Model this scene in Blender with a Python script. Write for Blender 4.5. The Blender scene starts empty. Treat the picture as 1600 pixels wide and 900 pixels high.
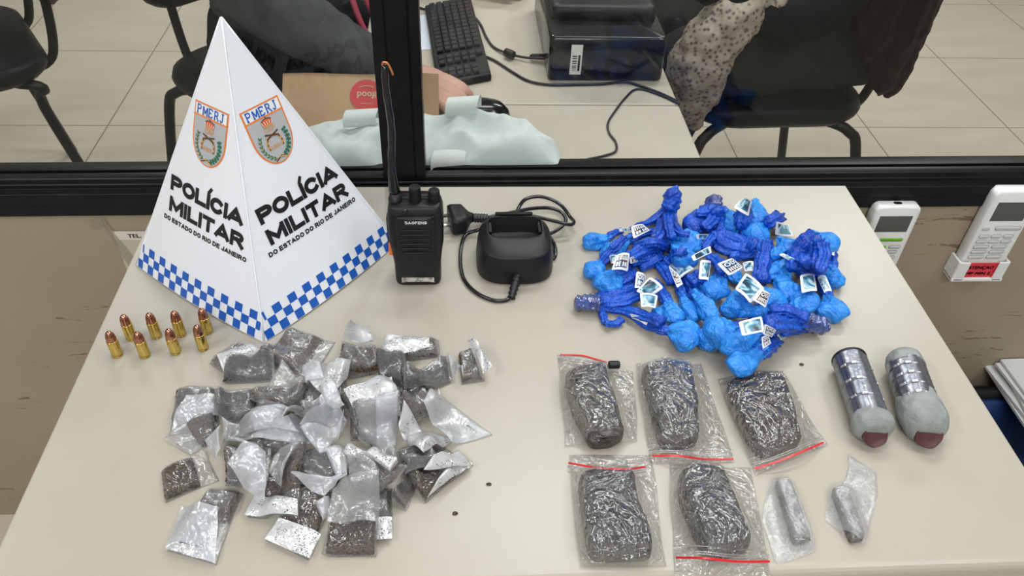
import bpy, math, random
import numpy as np
from mathutils import Vector, Matrix, noise as mnoise
PI = math.pi
S = bpy.context.scene
C = S.collection
random.seed(7); RNG = np.random.RandomState(7)

# ------------------------------------------------------------------ camera, world, lights, exposure
FPX = 1262.0
T = 0.74                                   # height of the evidence table
ROT = np.array([[0.99778999, 0.01065585, -0.06558656],
                [-0.05603717, 0.6653677, -0.74440961],
                [0.03570686, 0.74643974, 0.66449435]])
CAM = np.array([0.0, 0.0, 1.35])
cd = bpy.data.cameras.new('camera'); cam = bpy.data.objects.new('camera', cd); C.objects.link(cam)
cd.sensor_fit = 'HORIZONTAL'; cd.sensor_width = 36.0; cd.lens = FPX / 1600.0 * 36.0
cd.clip_start = 0.02; cd.clip_end = 50
cam.matrix_world = Matrix([[*ROT[0], CAM[0]], [*ROT[1], CAM[1]], [*ROT[2], CAM[2]], [0, 0, 0, 1]])
S.camera = cam
S.view_settings.view_transform = 'Standard'; S.view_settings.look = 'None'
S.view_settings.gamma = 1.0; S.view_settings.use_curve_mapping = False
S.view_settings.exposure = -0.08
S.cycles.transparent_max_bounces = 24
S.cycles.max_bounces = 10
S.cycles.caustics_reflective = False; S.cycles.caustics_refractive = False
w = bpy.data.worlds.new('world'); S.world = w; w.use_nodes = True
w.node_tree.nodes['Background'].inputs[0].default_value = (0.9, 0.95, 1.0, 1)
w.node_tree.nodes['Background'].inputs[1].default_value = 0.3

def area(name, loc, sx, sy, power, col=(0.965, 0.985, 1.0)):
    l = bpy.data.lights.new(name, 'AREA'); l.shape = 'RECTANGLE'; l.size = sx; l.size_y = sy
    l.energy = power; l.color = col
    o = bpy.data.objects.new(name, l); C.objects.link(o); o.location = loc
    return o
area('lamp_over_partition', (0.35, 1.60, 2.62), 1.2, 0.3, 24)
area('highlight_fill_over_table', (0.45, 0.80, 2.62), 1.2, 0.16, 10)  # unseen extra light, added to put highlights on the zip bag film
area('lamp_left_front', (-1.5, -0.3, 2.62), 0.3, 1.2, 28)
area('lamp_right_front', (1.4, 0.0, 2.62), 0.3, 1.2, 16)
area('fill_behind_photographer', (0.0, -1.3, 2.62), 1.2, 0.3, 42)  # added frontal fill, brightens upright faces such as the pyramid sign
area('lamp_back_office', (-0.8, 3.1, 2.62), 1.2, 0.3, 40)
area('lamp_back_office_right', (1.8, 3.0, 2.62), 1.2, 0.3, 42)

# ------------------------------------------------------------------ helpers
def ray(px, py):
    return ROT @ np.array([px - 800.0, 450.0 - py, -FPX])
def at(px, py, z=T):
    d = ray(px, py); return CAM + (z - CAM[2]) / d[2] * d
def aty(px, py, y):
    d = ray(px, py); return CAM + (y - CAM[1]) / d[1] * d

def link(name, verts, faces, mats, parent=None, mi=None, smooth=True):
    """one mesh object; verts in world space"""
    me = bpy.data.meshes.new(name)
    off = Vector(parent.location) if parent is not None else Vector((0, 0, 0))
    if parent is not None and parent.parent is not None: off += Vector(parent.parent.location)
    V = np.asarray(verts, dtype=float).reshape(-1, 3) - np.array(off)
    me.from_pydata(V.tolist(), [], [tuple(int(i) for i in f) for f in faces])
    if not isinstance(mats, (list, tuple)): mats = [mats]
    for m in mats: me.materials.append(m)
    if mi is not None: me.polygons.foreach_set('material_index', list(mi))
    me.polygons.foreach_set('use_smooth', [smooth] * len(me.polygons)); me.update()
    o = bpy.data.objects.new(name, me); C.objects.link(o)
    if parent is not None: o.parent = parent
    return o
def thing(name, label, cat, loc, group=None):
    o = bpy.data.objects.new(name, None); C.objects.link(o); o.location = loc
    o.empty_display_size = 0.02
    return tag(o, label, cat, group)
def tag(o, label, cat, group=None):
    o['label'] = label; o['category'] = cat
    if group: o['group'] = group
    return o
def structure(o):
    o['kind'] = 'structure'; return o

class MB:
    def __init__(s): s.v = []; s.f = []; s.m = []
    def add(s, V, F, mi=0):
        b = len(s.v); s.v += [tuple(map(float, p)) for p in V]
        s.f += [tuple(int(i) + b for i in f) for f in F]; s.m += [mi] * len(F); return s
    def box(s, a, b, mi=0):
        x0, y0, z0 = a; x1, y1, z1 = b
        return s.add([(x0,y0,z0),(x1,y0,z0),(x1,y1,z0),(x0,y1,z0),(x0,y0,z1),(x1,y0,z1),(x1,y1,z1),(x0,y1,z1)],
              [(0,3,2,1),(4,5,6,7),(0,1,5,4),(1,2,6,5),(2,3,7,6),(3,0,4,7)], mi)
    def rings(s, R, mi=0, cap0=True, cap1=True):
        n = len(R[0]); V = [p for r in R for p in r]; F = []
        for i in range(len(R) - 1):
            for j in range(n):
                k = (j + 1) % n
                F.append((i*n + j, i*n + k, (i+1)*n + k, (i+1)*n + j))
        if cap0: F.append(tuple(reversed(range(n))))
        if cap1: F.append(tuple(range((len(R)-1)*n, len(R)*n)))
        return s.add(V, F, mi)
    def build(s, name, mats, parent=None, smooth=False):
        return link(name, s.v, s.f, mats, parent, s.m, smooth)

def bevel(o, w=0.002, seg=2):
    m = o.modifiers.new('bevel', 'BEVEL'); m.width = w; m.segments = seg; m.limit_method = 'ANGLE'; m.angle_limit = math.radians(40)
    for p in o.data.polygons: p.use_smooth = True
    m2 = o.modifiers.new('wn', 'WEIGHTED_NORMAL'); m2.keep_sharp = True
    return o
def grid_faces(n, m, b=0):
    return [(b+i*m+j, b+i*m+j+1, b+(i+1)*m+j+1, b+(i+1)*m+j) for i in range(n-1) for j in range(m-1)]
def catmull(P, k=8):
    P = np.asarray(P, float); Q = np.vstack([2*P[0]-P[1], P, 2*P[-1]-P[-2]]); out = []
    for i in range(1, len(Q) - 2):
        for t in np.linspace(0, 1, k, endpoint=False):
            p0, p1, p2, p3 = Q[i-1], Q[i], Q[i+1], Q[i+2]
            out.append(0.5*((2*p1)+(-p0+p2)*t+(2*p0-5*p1+4*p2-p3)*t*t+(-p0+3*p1-3*p2+p3)*t**3))
    out.append(Q[-2]); return np.array(out)
def tube_rings(P, R, n=10, ridge=0.0, k=5, twist=0.0, ph=0.0, flat=1.0):
    P = np.asarray(P, float); R = np.broadcast_to(R, (len(P),))
    tg = np.gradient(P, axis=0); tg /= np.linalg.norm(tg, axis=1)[:, None] + 1e-9
    up = np.array([0, 0, 1.0])
    if abs(tg[0] @ up) > 0.9: up = np.array([0, 1.0, 0])
    out = []; s1 = np.cross(tg[0], up); s1 /= np.linalg.norm(s1)
    for i in range(len(P)):
        s1 = s1 - (s1 @ tg[i]) * tg[i]; s1 /= np.linalg.norm(s1); s2 = np.cross(s1, tg[i])
        a = np.linspace(0, 2*PI, n, endpoint=False)
        tw = a*k + twist*i + ph
        rr = R[i] * (1 + ridge*np.abs(((tw/PI) % 2) - 1) - ridge*0.5)
        out.append([P[i] + rr[j]*(math.cos(a[j])*s1 + flat*math.sin(a[j])*s2) for j in range(n)])
    return out
def tube(mb, P, R, n=10, mi=0, **kw):
    return mb.rings(tube_rings(P, R, n, **kw), mi)
def crump(P, freq, seed, n=6):
    """faceted crumple: a sum of triangle waves in random directions, -1..1"""
    r = np.random.RandomState(seed); P = np.asarray(P, float); s = np.zeros(len(P))
    for i in range(n):
        d = r.normal(size=3); d /= np.linalg.norm(d)
        t = P @ d * freq * r.uniform(.5, 1.6) + r.uniform(0, 2)
        s += np.abs((t % 2) - 1) * 2 - 1
    return s / n
def nz(P, freq, seed=0.0):
    return np.array([mnoise.noise(Vector((float(p[0])*freq+seed, float(p[1])*freq+seed*.7, float(p[2])*freq))) for p in P])
def rounded(w, d, r, n=6, cx=0.0, cy=0.0):
    pts = []
    for qx, qy, a0 in ((1,1,0),(-1,1,90),(-1,-1,180),(1,-1,270)):
        for i in range(n + 1):
            a = math.radians(a0 + 90.0*i/n)
            pts.append((cx + qx*(w/2 - r) + r*math.cos(a), cy + qy*(d/2 - r) + r*math.sin(a)))
    return pts

# ---- text as flat meshes
_tc = {}
def glyphs(txt, bold=0.0):
    key = (txt, bold)
    if key in _tc: return _tc[key]
    cu = bpy.data.curves.new('lettering', 'FONT'); cu.body = txt; cu.size = 1.0; cu.offset = bold; cu.resolution_u = 3
    o = bpy.data.objects.new('lettering', cu); C.objects.link(o)
    bpy.context.view_layer.update()
    me = bpy.data.meshes.new_from_object(o.evaluated_get(bpy.context.evaluated_depsgraph_get()))
    V = np.array([v.co[:] for v in me.vertices]); F = [tuple(p.vertices) for p in me.polygons]
    bpy.data.objects.remove(o); bpy.data.curves.remove(cu); bpy.data.meshes.remove(me)
    mn, mx = V.min(0), V.max(0)
    V = (V - mn); V[:, 0] /= (mx - mn)[0]; V[:, 1] /= (mx - mn)[1]
    _tc[key] = (V[:, :2], F); return _tc[key]
def put_text(mb, txt, u0, v0, w_, h_, fn, bold=0.0, mi=0):
    """bold: how much thicker every stroke gets, in the units of w_"""
    V, F = glyphs(txt); b = bold/2
    for dx, dy in ([(0, 0)] if not bold else [(x*b, y*b*.55) for x in (-1, -.33, .33, 1) for y in (-1, 1)]):
        mb.add([fn(u0 + b + dx + p*(w_-2*b), v0 + b*.55 + dy + q*(h_-1.1*b)) for p, q in V], F, mi)
def put_poly(mb, pts, fn, mi=0):
    mb.add([fn(*p) for p in pts], [tuple(range(len(pts)))], mi)
def put_line(mb, pts, wd, fn, mi=0):
    for (x0, y0), (x1, y1) in zip(pts[:-1], pts[1:]):
        l = math.hypot(x1-x0, y1-y0) + 1e-9; nx, ny = -(y1-y0)/l*wd/2, (x1-x0)/l*wd/2
        put_poly(mb, [(x0+nx, y0+ny), (x0-nx, y0-ny), (x1-nx, y1-ny), (x1+nx, y1+ny)], fn, mi)

def _arc(cx, cy, rx, ry, a0, a1, n=14):
    return [(cx + rx*math.cos(math.radians(a)), cy + ry*math.sin(math.radians(a))) for a in np.linspace(a0, a1, n)]
LET = {'P': (.95, [[(0,0),(0,1)], [(0,1),(.55,1)] + _arc(.60,.735,.40,.265,90,-90) + [(0,.47)]]), 'O': (1.05, [_arc(.5,.5,.5,.5,90,450,28)]),
       'L': (.82, [[(0,1),(0,0),(1,0)]]), 'I': (.0, [[(0,0),(0,1)]]), 'C': (1.0, [_arc(.5,.5,.5,.5,42,318,22)]),
       'A': (1.12, [[(.0,.05),(.5,.97),(1,.05)], [(.25,.24),(.75,.24)]]), 'M': (1.30, [[(0,0),(0,1)],[(.06,.90),(.5,.22),(.94,.90)],[(1,1),(1,0)]]), 'T': (.92, [[(0,1),(1,1)], [(.5,1),(.5,0)]]),
       'R': (.98, [[(0,0),(0,1)], [(0,1),(.52,1)] + _arc(.56,.74,.38,.26,90,-90) + [(0,.48)], [(.5,.48),(1,-.02)]]), 'D': (1.0, [[(0,0),(0,1),(.45,1)] + _arc(.48,.5,.52,.5,85,-85) + [(.45,0),(0,0)]]),
       'E': (.86, [[(1,1),(0,1),(0,0),(1,0)], [(0,.52),(.88,.52)]]), 'S': (.92, [_arc(.5,.76,.48,.24,25,270,14) + _arc(.5,.25,.5,.26,90,-155,14)]),
       'J': (.72, [[(1,1),(1,.3)] + _arc(.55,.3,.45,.3,0,-170)]), 'N': (1.0, [[(0,0),(0,1),(1,0),(1,1)]]), 'X': (1.0, [[(0,0),(1,1)], [(0,1),(1,0)]]), '$': (.9, [_arc(.5,.76,.48,.24,25,270,14) + _arc(.5,.25,.5,.26,90,-155,14), [(.5,-.12),(.5,1.12)]]),
       '3': (.85, [_arc(.45,.76,.48,.24,150,-90,14), _arc(.45,.26,.52,.26,90,-150,14)]), '0': (.85, [_arc(.5,.5,.5,.5,90,450,24)]), 'G': (1.0, [_arc(.5,.5,.5,.5,42,340,22) + [(1,.45),(.55,.45)]]),
       'F': (.82, [[(1,1),(0,1),(0,0)], [(0,.52),(.86,.52)]]), 'B': (.92, [[(0,0),(0,1),(.5,1)] + _arc(.52,.76,.36,.24,85,-85) + [(0,.52)], [(.5,.52)] + _arc(.54,.26,.44,.26,85,-85) + [(0,0)]]),
       '2': (.85, [_arc(.45,.74,.48,.26,165,-30,12) + [(0,0),(1,0)]]), ' ': (.35, [])}
def strip(mb, P, wd, fn, mi, cap=.5):
    """mitred band of width wd along P"""
    P = [np.array(p, float) for p in P]; n = len(P); Lf, Rt = [], []
    closed = np.linalg.norm(P[0]-P[-1]) < 1e-6
    if not closed:
        d0, d1 = P[0]-P[1], P[-1]-P[-2]; P[0] = P[0] + d0/(np.linalg.norm(d0)+1e-12)*cap*wd; P[-1] = P[-1] + d1/(np.linalg.norm(d1)+1e-12)*cap*wd
    for i in range(n):
        a = P[i]-P[i-1] if i > 0 else (P[-1]-P[-2] if closed else P[1]-P[0]); b = P[i+1]-P[i] if i < n-1 else (P[1]-P[0] if closed else P[-1]-P[-2])
        a = a/(np.linalg.norm(a)+1e-12); b = b/(np.linalg.norm(b)+1e-12)
        na, nb = np.array([-a[1], a[0]]), np.array([-b[1], b[0]]); m = na+nb; l = np.linalg.norm(m); m = m/l if l > 1e-6 else na
        k = 1/max(.42, m @ na); Lf.append(P[i]+m*wd/2*k); Rt.append(P[i]-m*wd/2*k)
    V = [fn(*p) for pr in zip(Lf, Rt) for p in pr]
    mb.add(V, [(2*i, 2*i+1, 2*i+3, 2*i+2) for i in range(n-1)], mi)
def letters(mb, txt, u0, v0, w_, h_, fn, sw, mi=0, gap=.22, grow=0.0):
    """txt in box w_ x h_ (cap height), stroke sw; grow widens strokes for an outline"""
    acc = {'\u00cd': 'I'}; ch = [acc.get(c, c) for c in txt]
    tot = sum(LET[c][0] for c in ch); ng = len(ch)-1
    cell = (w_ - len([c for c in ch if c != ' '])*sw - ng*gap*sw) / tot
    x = u0 + sw/2
    for c, c0 in zip(ch, txt):
        cw = LET[c][0]*cell
        for st in LET[c][1]: strip(mb, [(x + a*cw, v0 + sw/2 + b*(h_-sw)) for a, b in st], sw+grow, fn, mi)
        if c0 == '\u00cd': strip(mb, [(x, v0+h_*1.08), (x+sw*.55, v0+h_*1.30)], sw*.75, fn, mi)
        x += cw + (sw if c != ' ' else 0) + gap*sw
# ------------------------------------------------------------------ materials
def M(name, col, rough=0.5, metal=0.0, spec=0.5, coat=0.0, sheen=0.0):
    m = bpy.data.materials.new(name); m.use_nodes = True; b = m.node_tree.nodes['Principled BSDF']
    b.inputs['Base Color'].default_value = (*col, 1); b.inputs['Roughness'].default_value = rough
    b.inputs['Metallic'].default_value = metal; b.inputs['Specular IOR Level'].default_value = spec
    b.inputs['Coat Weight'].default_value = coat; b.inputs['Coat Roughness'].default_value = 0.1
    b.inputs['Sheen Weight'].default_value = sheen
    return m
def N(m, t, **kw):
    n = m.node_tree.nodes.new(t)
    for k, v in kw.items():
        if k.startswith('i_'): n.inputs[k[2:].replace('_', ' ')].default_value = v
        else: setattr(n, k, v)
    return n
def L(m, a, b): m.node_tree.links.new(a, b)
def ramp(m, fac, stops):
    r = N(m, 'ShaderNodeValToRGB'); e = r.color_ramp.elements
    while len(e) > 1: e.remove(e[-1])
    e[0].position = stops[0][0]; e[0].color = (*stops[0][1], 1)
    for p, c in stops[1:]:
        x = e.new(p); x.color = (*c, 1)
    L(m, fac, r.inputs[0]); return r.outputs[0]
def coords(m, scale=(1,1,1), kind='Object'):
    t = N(m, 'ShaderNodeTexCoord'); p = N(m, 'ShaderNodeMapping'); p.inputs['Scale'].default_value = scale
    L(m, t.outputs[kind], p.inputs[0]); return p.outputs[0]
def noise_tex(m, vec, scale, detail=4, rough=0.6, dist=0.0):
    n = N(m, 'ShaderNodeTexNoise'); n.inputs['Scale'].default_value = scale; n.inputs['Detail'].default_value = detail
    n.inputs['Roughness'].default_value = rough; n.inputs['Distortion'].default_value = dist
    L(m, vec, n.inputs['Vector']); return n.outputs['Fac']
def bumped(m, h, strength=0.3, dist=0.001, target=None):
    b = N(m, 'ShaderNodeBump'); b.inputs['Strength'].default_value = strength; b.inputs['Distance'].default_value = dist
    L(m, h, b.inputs['Height'])
    if target is None: L(m, b.outputs[0], m.node_tree.nodes['Principled BSDF'].inputs['Normal'])
    return b.outputs[0]
def noisy(name, c0, c1, scale, rough=0.5, bump=0.0, stretch=(1,1,1), detail=4, lo=0.35, hi=0.65, bd=0.001, bs=None, **kw):
    m = M(name, c0, rough, **kw); v = coords(m, stretch); f = noise_tex(m, v, scale, detail)
    L(m, ramp(m, f, [(lo, c0), (hi, c1)]), m.node_tree.nodes['Principled BSDF'].inputs['Base Color'])
    if bump:
        g = f if bs is None else noise_tex(m, v, bs, 5)
        bumped(m, g, bump, bd)
    return m
def facet_height(m, vec, scale):
    """creased film: warped ridges at two sizes"""
    outs = []
    for sc, am in ((scale*.45, 1.0), (scale, .55)):
        n = noise_tex(m, vec, sc, 3, .55, 1.1)
        a = N(m, 'ShaderNodeMath', operation='SUBTRACT'); a.inputs[1].default_value = .5; L(m, n, a.inputs[0])
        c = N(m, 'ShaderNodeMath', operation='ABSOLUTE'); L(m, a.outputs[0], c.inputs[0])
        d = N(m, 'ShaderNodeMath', operation='MULTIPLY'); d.inputs[1].default_value = am*2; L(m, c.outputs[0], d.inputs[0]); outs.append(d.outputs[0])
    e = N(m, 'ShaderNodeMath', operation='ADD'); L(m, outs[0], e.inputs[0]); L(m, outs[1], e.inputs[1]); return e.outputs[0]
def film(name, tint=(.97,.97,.97), veil=0.1, veil_col=(.85,.87,.9), gloss=0.18, rough=0.12, scale=70, bump=0.6, bd=0.004, specks=None, dens=0.0):
    """plastic film: see-through + milky veil + crinkled shine"""
    m = bpy.data.materials.new(name); m.use_nodes = True; nt = m.node_tree; nt.nodes.clear()
    out = N(m, 'ShaderNodeOutputMaterial')
    v = coords(m); h = facet_height(m, v, scale)
    nrm = bumped(m, h, bump, bd, target=1)
    tr = N(m, 'ShaderNodeBsdfTransparent'); tr.inputs[0].default_value = (*tint, 1)
    df = N(m, 'ShaderNodeBsdfDiffuse'); df.inputs[0].default_value = (*veil_col, 1)
    tl = N(m, 'ShaderNodeBsdfTranslucent'); tl.inputs[0].default_value = (*veil_col, 1)
    mm = N(m, 'ShaderNodeMixShader'); mm.inputs[0].default_value = 0.4; L(m, df.outputs[0], mm.inputs[1]); L(m, tl.outputs[0], mm.inputs[2])
    m1 = N(m, 'ShaderNodeMixShader'); m1.inputs[0].default_value = veil
    L(m, tr.outputs[0], m1.inputs[1]); L(m, mm.outputs[0], m1.inputs[2])
    if dens:
        n2 = noise_tex(m, v, 45, 3); r = N(m, 'ShaderNodeMapRange'); r.inputs[1].default_value = .3; r.inputs[2].default_value = .7
        r.inputs[3].default_value = max(0, veil - dens); r.inputs[4].default_value = min(1, veil + dens)
        L(m, n2, r.inputs[0]); L(m, r.outputs[0], m1.inputs[0])
    gl = N(m, 'ShaderNodeBsdfGlossy'); gl.inputs['Roughness'].default_value = rough; L(m, nrm, gl.inputs['Normal'])
    lw = N(m, 'ShaderNodeLayerWeight'); lw.inputs['Blend'].default_value = 0.35; L(m, nrm, lw.inputs['Normal'])
    ad = N(m, 'ShaderNodeMath', operation='MULTIPLY_ADD'); ad.inputs[1].default_value = 0.55; ad.inputs[2].default_value = gloss; ad.use_clamp = True
    L(m, lw.outputs['Facing'], ad.inputs[0])
    m2 = N(m, 'ShaderNodeMixShader'); L(m, ad.outputs[0], m2.inputs[0]); L(m, m1.outputs[0], m2.inputs[1]); L(m, gl.outputs[0], m2.inputs[2])
    last = m2
    if specks:
        vo = N(m, 'ShaderNodeTexVoronoi'); vo.inputs['Scale'].default_value = 620; L(m, v, vo.inputs['Vector'])
        big = noise_tex(m, v, 55, 2)
        a = N(m, 'ShaderNodeMath', operation='LESS_THAN'); a.inputs[1].default_value = 0.30; L(m, vo.outputs['Distance'], a.inputs[0])
        b = N(m, 'ShaderNodeMath', operation='GREATER_THAN'); b.inputs[1].default_value = specks; L(m, big, b.inputs[0])
        c = N(m, 'ShaderNodeMath', operation='MULTIPLY'); L(m, a.outputs[0], c.inputs[0]); L(m, b.outputs[0], c.inputs[1])
        dk = N(m, 'ShaderNodeBsdfDiffuse'); dk.inputs[0].default_value = (.045, .035, .03, 1)
        m3 = N(m, 'ShaderNodeMixShader'); L(m, c.outputs[0], m3.inputs[0]); L(m, m2.outputs[0], m3.inputs[1]); L(m, dk.outputs[0], m3.inputs[2]); last = m3
    L(m, last.outputs[0], out.inputs[0]); return m

m_table = noisy('cream_laminate', (.385,.352,.290), (.415,.382,.318), 6, 0.32, bump=.06, bs=700, bd=.0003)
m_edge = M('cream_edge_band', (.34,.30,.24), .4)
m_wall = noisy('beige_partition_panel', (.30,.245,.172), (.33,.272,.192), 3, .55)
def scuffs(m, base_in, amount=.60):
    v = coords(m, (4, 4, 26)); f = noise_tex(m, v, 2.2, 6, .75, 1.2)
    g = noise_tex(m, coords(m, (1, 1, 1)), 5.5, 2)
    a = N(m, 'ShaderNodeMath', operation='GREATER_THAN'); a.inputs[1].default_value = amount; L(m, f, a.inputs[0])
    b = N(m, 'ShaderNodeMath', operation='GREATER_THAN'); b.inputs[1].default_value = .52; L(m, g, b.inputs[0])
    c = N(m, 'ShaderNodeMath', operation='MULTIPLY'); L(m, a.outputs[0], c.inputs[0]); L(m, b.outputs[0], c.inputs[1])
    bs = m.node_tree.nodes['Principled BSDF']; src = bs.inputs['Base Color'].links[0].from_socket
    mx = N(m, 'ShaderNodeMix'); mx.data_type = 'RGBA'; L(m, c.outputs[0], mx.inputs['Factor']); L(m, src, mx.inputs[6]); mx.inputs[7].default_value = (.17,.12,.08,1)
    L(m, mx.outputs[2], bs.inputs['Base Color'])
scuffs(m_wall, None)
m_white_wall = M('grey_white_paint', (.60,.59,.57), .7)
m_black = noisy('black_anodised_metal', (.005,.005,.006), (.008,.008,.009), 40, .35, spec=.18)
m_blackrub = M('black_rubber', (.008,.008,.009), .45)
m_bplast = noisy('black_textured_plastic', (.008,.008,.009), (.011,.011,.012), 300, .42, spec=.3, bump=.15, bs=900, bd=.0003)
m_bgloss = M('black_glossy_plastic', (.008,.008,.01), .18)
m_silver = noisy('worn_silver', (.65,.63,.60), (.25,.22,.2), 160, .3, metal=.7, lo=.5, hi=.62)
m_white_pl = M('white_plastic', (.72,.72,.71), .35)
m_grey_lcd = M('grey_display', (.075,.085,.078), .25)
m_green = M('green_button', (.14,.42,.03), .4)
m_btn = M('light_grey_button', (.52,.53,.54), .5)
m_btndark = M('grey_outline', (.20,.21,.22), .5)
m_red = M('red_sticker', (.62,.03,.05), .45)
m_orange = M('orange_plastic', (.8,.16,.03), .4)
m_ink = M('black_ink', (.008,.008,.010), .35)
m_wink = M('white_ink', (.82,.83,.84), .4)
m_card = M('glossy_white_card', (.80,.82,.87), .22, spec=.6)
m_cblue = M('blue_print', (.01,.10,.46), .3)
m_corange = M('orange_print', (.82,.22,.04), .3)
m_csilver = M('silver_print', (.44,.45,.47), .25)
m_cgreen = M('green_print', (.01,.17,.09), .3)
m_cgold = M('gold_print', (.65,.32,.08), .3)
m_cred = M('red_print', (.68,.13,.05), .3)
m_cbrown = M('brown_print', (.09,.05,.03), .3)
m_brass = noisy('brass', (.72,.55,.17), (.62,.45,.12), 90, .2, metal=1)
m_copper = noisy('copper', (.55,.26,.17), (.36,.16,.11), 120, .18, metal=1)

def tile_mat():
    m = M('cream_floor_tile', (.5,.46,.38), .22)
    v = coords(m, (1, 1, 1)); f = noise_tex(m, coords(m, (1, 3.5, 1)), 2.2, 5, .6, .4)
    base = ramp(m, f, [(.3, (.47,.415,.325)), (.7, (.55,.49,.395))])
    s = N(m, 'ShaderNodeSeparateXYZ'); L(m, v, s.inputs[0]); masks = []
    for ax, o0, size in ((0, 1.855, .492), (1, 2.297, .521)):
        a = N(m, 'ShaderNodeMath', operation='SUBTRACT'); a.inputs[1].default_value = o0 - 20*size; L(m, s.outputs[ax], a.inputs[0])
        b = N(m, 'ShaderNodeMath', operation='MODULO'); b.inputs[1].default_value = size; L(m, a.outputs[0], b.inputs[0])
        c = N(m, 'ShaderNodeMath', operation='LESS_THAN'); c.inputs[1].default_value = .0045; L(m, b.outputs[0], c.inputs[0]); masks.append(c.outputs[0])
    mxm = N(m, 'ShaderNodeMath', operation='MAXIMUM'); L(m, masks[0], mxm.inputs[0]); L(m, masks[1], mxm.inputs[1])
    mx = N(m, 'ShaderNodeMix'); mx.data_type = 'RGBA'; L(m, mxm.outputs[0], mx.inputs['Factor']); L(m, base, mx.inputs[6]); mx.inputs[7].default_value = (.23,.20,.155,1)
    L(m, mx.outputs[2], m.node_tree.nodes['Principled BSDF'].inputs['Base Color'])
    return m
m_floor = tile_mat()

def glass_mat():
    m = bpy.data.materials.new('window_glass'); m.use_nodes = True; m.node_tree.nodes.clear()
    out = N(m, 'ShaderNodeOutputMaterial'); tr = N(m, 'ShaderNodeBsdfTransparent'); tr.inputs[0].default_value = (.93,.94,.93,1)
    gl = N(m, 'ShaderNodeBsdfGlossy'); gl.inputs['Roughness'].default_value = 0.0
    lw = N(m, 'ShaderNodeLayerWeight'); lw.inputs['Blend'].default_value = .5
    p = N(m, 'ShaderNodeMath', operation='POWER'); p.inputs[1].default_value = 5; L(m, lw.outputs['Facing'], p.inputs[0])
    a = N(m, 'ShaderNodeMath', operation='MULTIPLY_ADD'); a.inputs[1].default_value = .92; a.inputs[2].default_value = .018; L(m, p.outputs[0], a.inputs[0])
    mx = N(m, 'ShaderNodeMixShader'); L(m, a.outputs[0], mx.inputs[0]); L(m, tr.outputs[0], mx.inputs[1]); L(m, gl.outputs[0], mx.inputs[2])
    L(m, mx.outputs[0], out.inputs[0]); return m
m_glass = glass_mat()

# ------------------------------------------------------------------ room
XL, XR, YF, YB, H = -3.2, 3.6, -1.8, 5.2, 2.7
structure(MB().box((XL,YF,-.05), (XR,YB,0)).build('floor', m_floor))
structure(MB().box((XL,YF,H), (XR,YB,H+.05)).build('ceiling', m_white_wall))
structure(MB().box((XL-.1,YF,0), (XL,YB,H)).build('wall_left', m_white_wall))
structure(MB().box((XR,YF,0), (XR+.1,YB,H)).build('wall_right', m_white_wall))
structure(MB().box((XL,YF-.1,0), (XR,YF,H)).build('wall_front', m_white_wall))
structure(MB().box((XL,YB,0), (XR,YB+.1,H)).build('wall_back', m_white_wall))
structure(MB().box((XL,.893,0), (XR,.94,.70)).build('wall_partition', m_wall))
SL = .0077                                # the frame runs a touch out of level with the table
def prof(mb, P, x0=XL, x1=XR, mi=0):
    R = [[(x, y, z + SL*x) for y, z in P] for x in (x0, x1)]
    mb.rings(R, mi)
fr = MB()
prof(fr, [(.945,.697),(.887,.697),(.887,.713),(.8885,.7145),(.887,.716),(.887,.730),(.8885,.7315),(.9,.7315),(.9,.737),(.902,.7375),(.902,.744),(.905,.7465),(.9135,.7475),(.9135,.738),(.921,.738),(.921,.7465),(.934,.7465),(.945,.744)])
structure(bevel(fr.build('window_sill', m_black), .0008, 1))
g = MB(); g.box((XL,.9145,.739), (XR,.9185,2.25)); structure(g.build('window_1', m_glass))
mu = MB()
mu.rings([[(x, y, z) for x, y in ((-.0975,.899),(-.083,.899),(-.0825,.9015),(-.081,.9015),(-.0805,.899),(-.0565,.899),(-.056,.9015),(-.0545,.9015),(-.054,.899),(-.0425,.899),(-.0425,.934),(-.0975,.934))] for z in (.742, 2.25)])
structure(mu.build('trim_1', m_black))
structure(MB().box((XL,.895,2.25), (XR,.94,2.32)).build('trim_2', m_black))
structure(MB().box((XL,.893,2.32), (XR,.94,H)).build('wall_bulkhead', m_white_wall))

# ------------------------------------------------------------------ evidence table
X0, X1, Y0, Y1 = -.375, .525, .3265, .8855
tb = thing('desk', 'cream laminate desk the seized items are laid out on', 'desk', ((X0+X1)/2, (Y0+Y1)/2, 0))
R = []
yz = [(Y1,T-.025),(Y1,T-.001),(Y1-.001,T)] + [(Y0+.009, T)] + [(Y0+.009-.009*math.sin(a), T-.009+.009*math.cos(a)) for a in np.linspace(.25,PI/2,5)] + [(Y0,T-.02),(Y0+.003,T-.025)]
top = MB(); top.rings([[(x, y, z) for y, z in yz] for x in (X0, X1)])
top.build('tabletop', m_table, tb)
for x in (X0-.0012, X1+.0001): MB().box((x,Y0+.004,T-.025),(x+.0011,Y1,T-.0006)).build('edge_band', m_edge, tb)
for x in (X0+.06, X1-.085):
    bevel(MB().box((x,Y0+.08,0),(x+.025,Y1-.03,T-.0255)).build('leg', m_edge, tb), .002, 1)
MB().box((X0+.086,Y1-.12,.3),(X1-.086,Y1-.102,T-.0255)).build('modesty_panel', m_edge, tb)

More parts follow.
